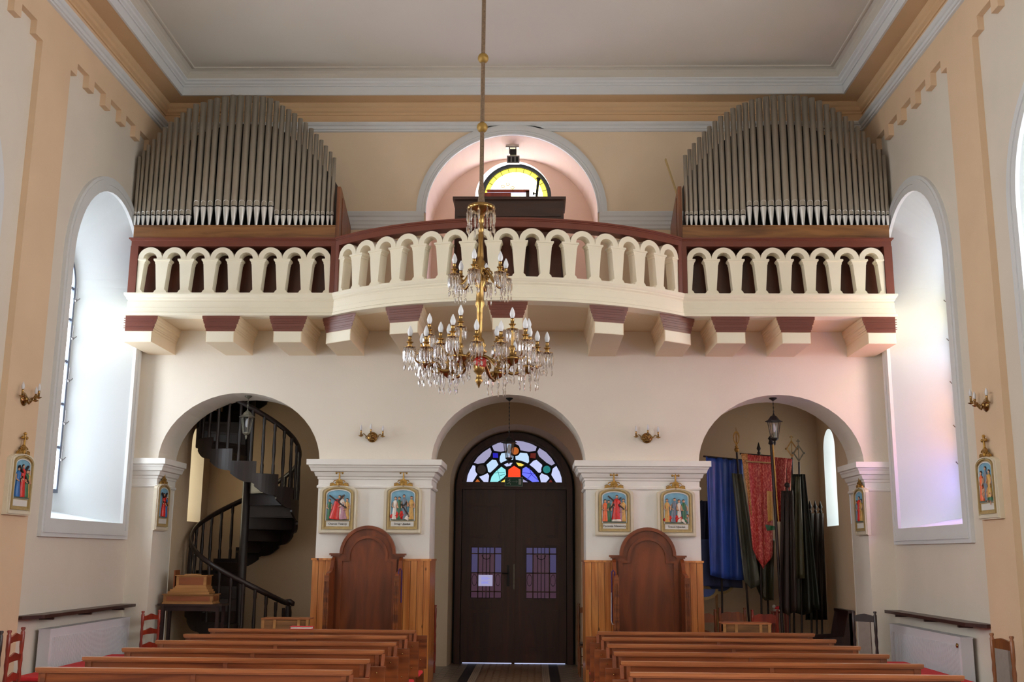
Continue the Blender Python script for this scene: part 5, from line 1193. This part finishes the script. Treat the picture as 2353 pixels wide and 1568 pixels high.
cloth('cloth', 'bdark', t, (1820, 1090), (1850, 1090), (1806, 1400), (1882, 1400), 16.85, .06, 3, point=.1); cloth('painted_sheen', 'bolive', t, (1828, 1096), (1838, 1096), (1822, 1330), (1850, 1330), 16.76, .02, 1.5); finial(t, pole(t, (1836, 1062), (1842, 1500), 16.9, 16.9), 'diamond', 'pewter')  # paler olive strip puts the velvet's sheen into the colour
t = banner('furled brown velvet banner with a ball top, before the green one', 4.35, 16.8)
cloth('cloth', 'bbrown', t, (1796, 1128), (1822, 1128), (1788, 1400), (1834, 1400), 16.6, .05, 2.5, point=.1); finial(t, pole(t, (1809, 1120), (1814, 1500), 16.66, 16.66), 'ball', 'bbrown')
for i, x in enumerate((1862, 1874, 1886)):
    t = banner(('furled dark banner, %s of the three short ones by the slit window' % ('leftmost', 'middle', 'rightmost')[i]), 4.8+.1*i, 17.3)
    cloth('cloth', ('bdark', 'bbrown', 'bbrown')[i], t, (x-7, 1180), (x+6, 1180), (x-13, 1425), (x+14, 1425), 17.1+.12*i, .04, 2); finial(t, pole(t, (x, 1180), (x+2, 1500), 17.14+.12*i, 17.14+.12*i), 'spear', 'black')
t = banner('drooping olive silk banner tail below the red brocade', 3.9, 17.2)
cloth('cloth', 'bolive', t, (1718, 1220), (1780, 1240), (1734, 1345), (1776, 1380), 17.2, .06, 2, point=.12); pole(t, (1760, 1250), (1768, 1500), 17.28, 17.28)
t = thing('fringed_cushion', 'round blue cushion with gold fringe on a leg behind the right wainscot', 'cushion', (3.2, 16.7, 0), world=True)
for (x, y, r, m) in ((1618, 1360, .19, 'bblue'), (1654, 1346, .20, 'bblue2')):
    c = onY(x, y, 17.65-(.06 if m == 'bblue' else 0)); MB().prism(arc(c.x, r, c.z+.04, r*.72, 16, 0, -PI), c.y-.02, c.y+.02).build('pad', m, t); MB().ring(arc(c.x, r+.035, c.z+.04, r*.72+.035, 16, 0, -PI), arc(c.x, r-.01, c.z+.04, r*.72-.01, 16, 0, -PI), c.y-.025, c.y+.025).build('fringe', 'framegold', t)
MB().tube([(3.32, 17.65, 1.2), (3.3, 17.65, 0)], .02, 6).build('leg', 'boxw', t)
t = thing('folded_cloth', 'folded red and white cloth lying before the banner poles', 'cloth', (4.2, 17.05, 1.0), world=True)
c = onY(1792, 1398, 17.05)
MB().sphere((c.x, 17.05, c.z), 1, 12, 6, (.09, .06, .03)).build('red_fold', 'red', t); MB().box(c.x-.09, c.x+.09, 16.98, 17.12, c.z-.045, c.z-.02).sphere((c.x-.09, 17.05, c.z+.02), .03).build('white_fold', 'paper', t)
t = thing('stool', 'red stool holding the folded cloth in the right bay', 'stool', (4.2, 17.05, 0), world=True)
MB().box(c.x-.12, c.x+.12, 16.93, 17.17, c.z-.07, c.z-.045).build('stool_top', 'chairr', t)
for dx in (-.1, .1):
    for dy in (-.1, .1): MB().box(c.x+dx-.015, c.x+dx+.015, 17.05+dy-.015, 17.05+dy+.015, 0, c.z-.07).build('leg', 'chairr', t)

# red-cushioned benches along both side walls
for s_, nm in ((-1, 'left'), (1, 'right')):
    t = thing('wall_bench', 'long low bench with red cushion before the %s radiator' % nm, 'bench', (s_*4.9, 13.0, 0), world=True)
    MB().box(*sorted((s_*4.56, s_*5.2)), 11.75, 14.45, .40, .425).build('seat', 'pew', t)
    c = MB().box(*sorted((s_*4.55, s_*5.21)), 11.74, 14.46, .425, .47).build('cushion', 'red', t); b = c.modifiers.new('bevel', 'BEVEL'); b.width = .015; b.segments = 3
    for y in (11.85, 13.1, 14.35): MB().box(*sorted((s_*4.62, s_*5.15)), y-.03, y+.03, 0, .40).build('support', 'pew', t)
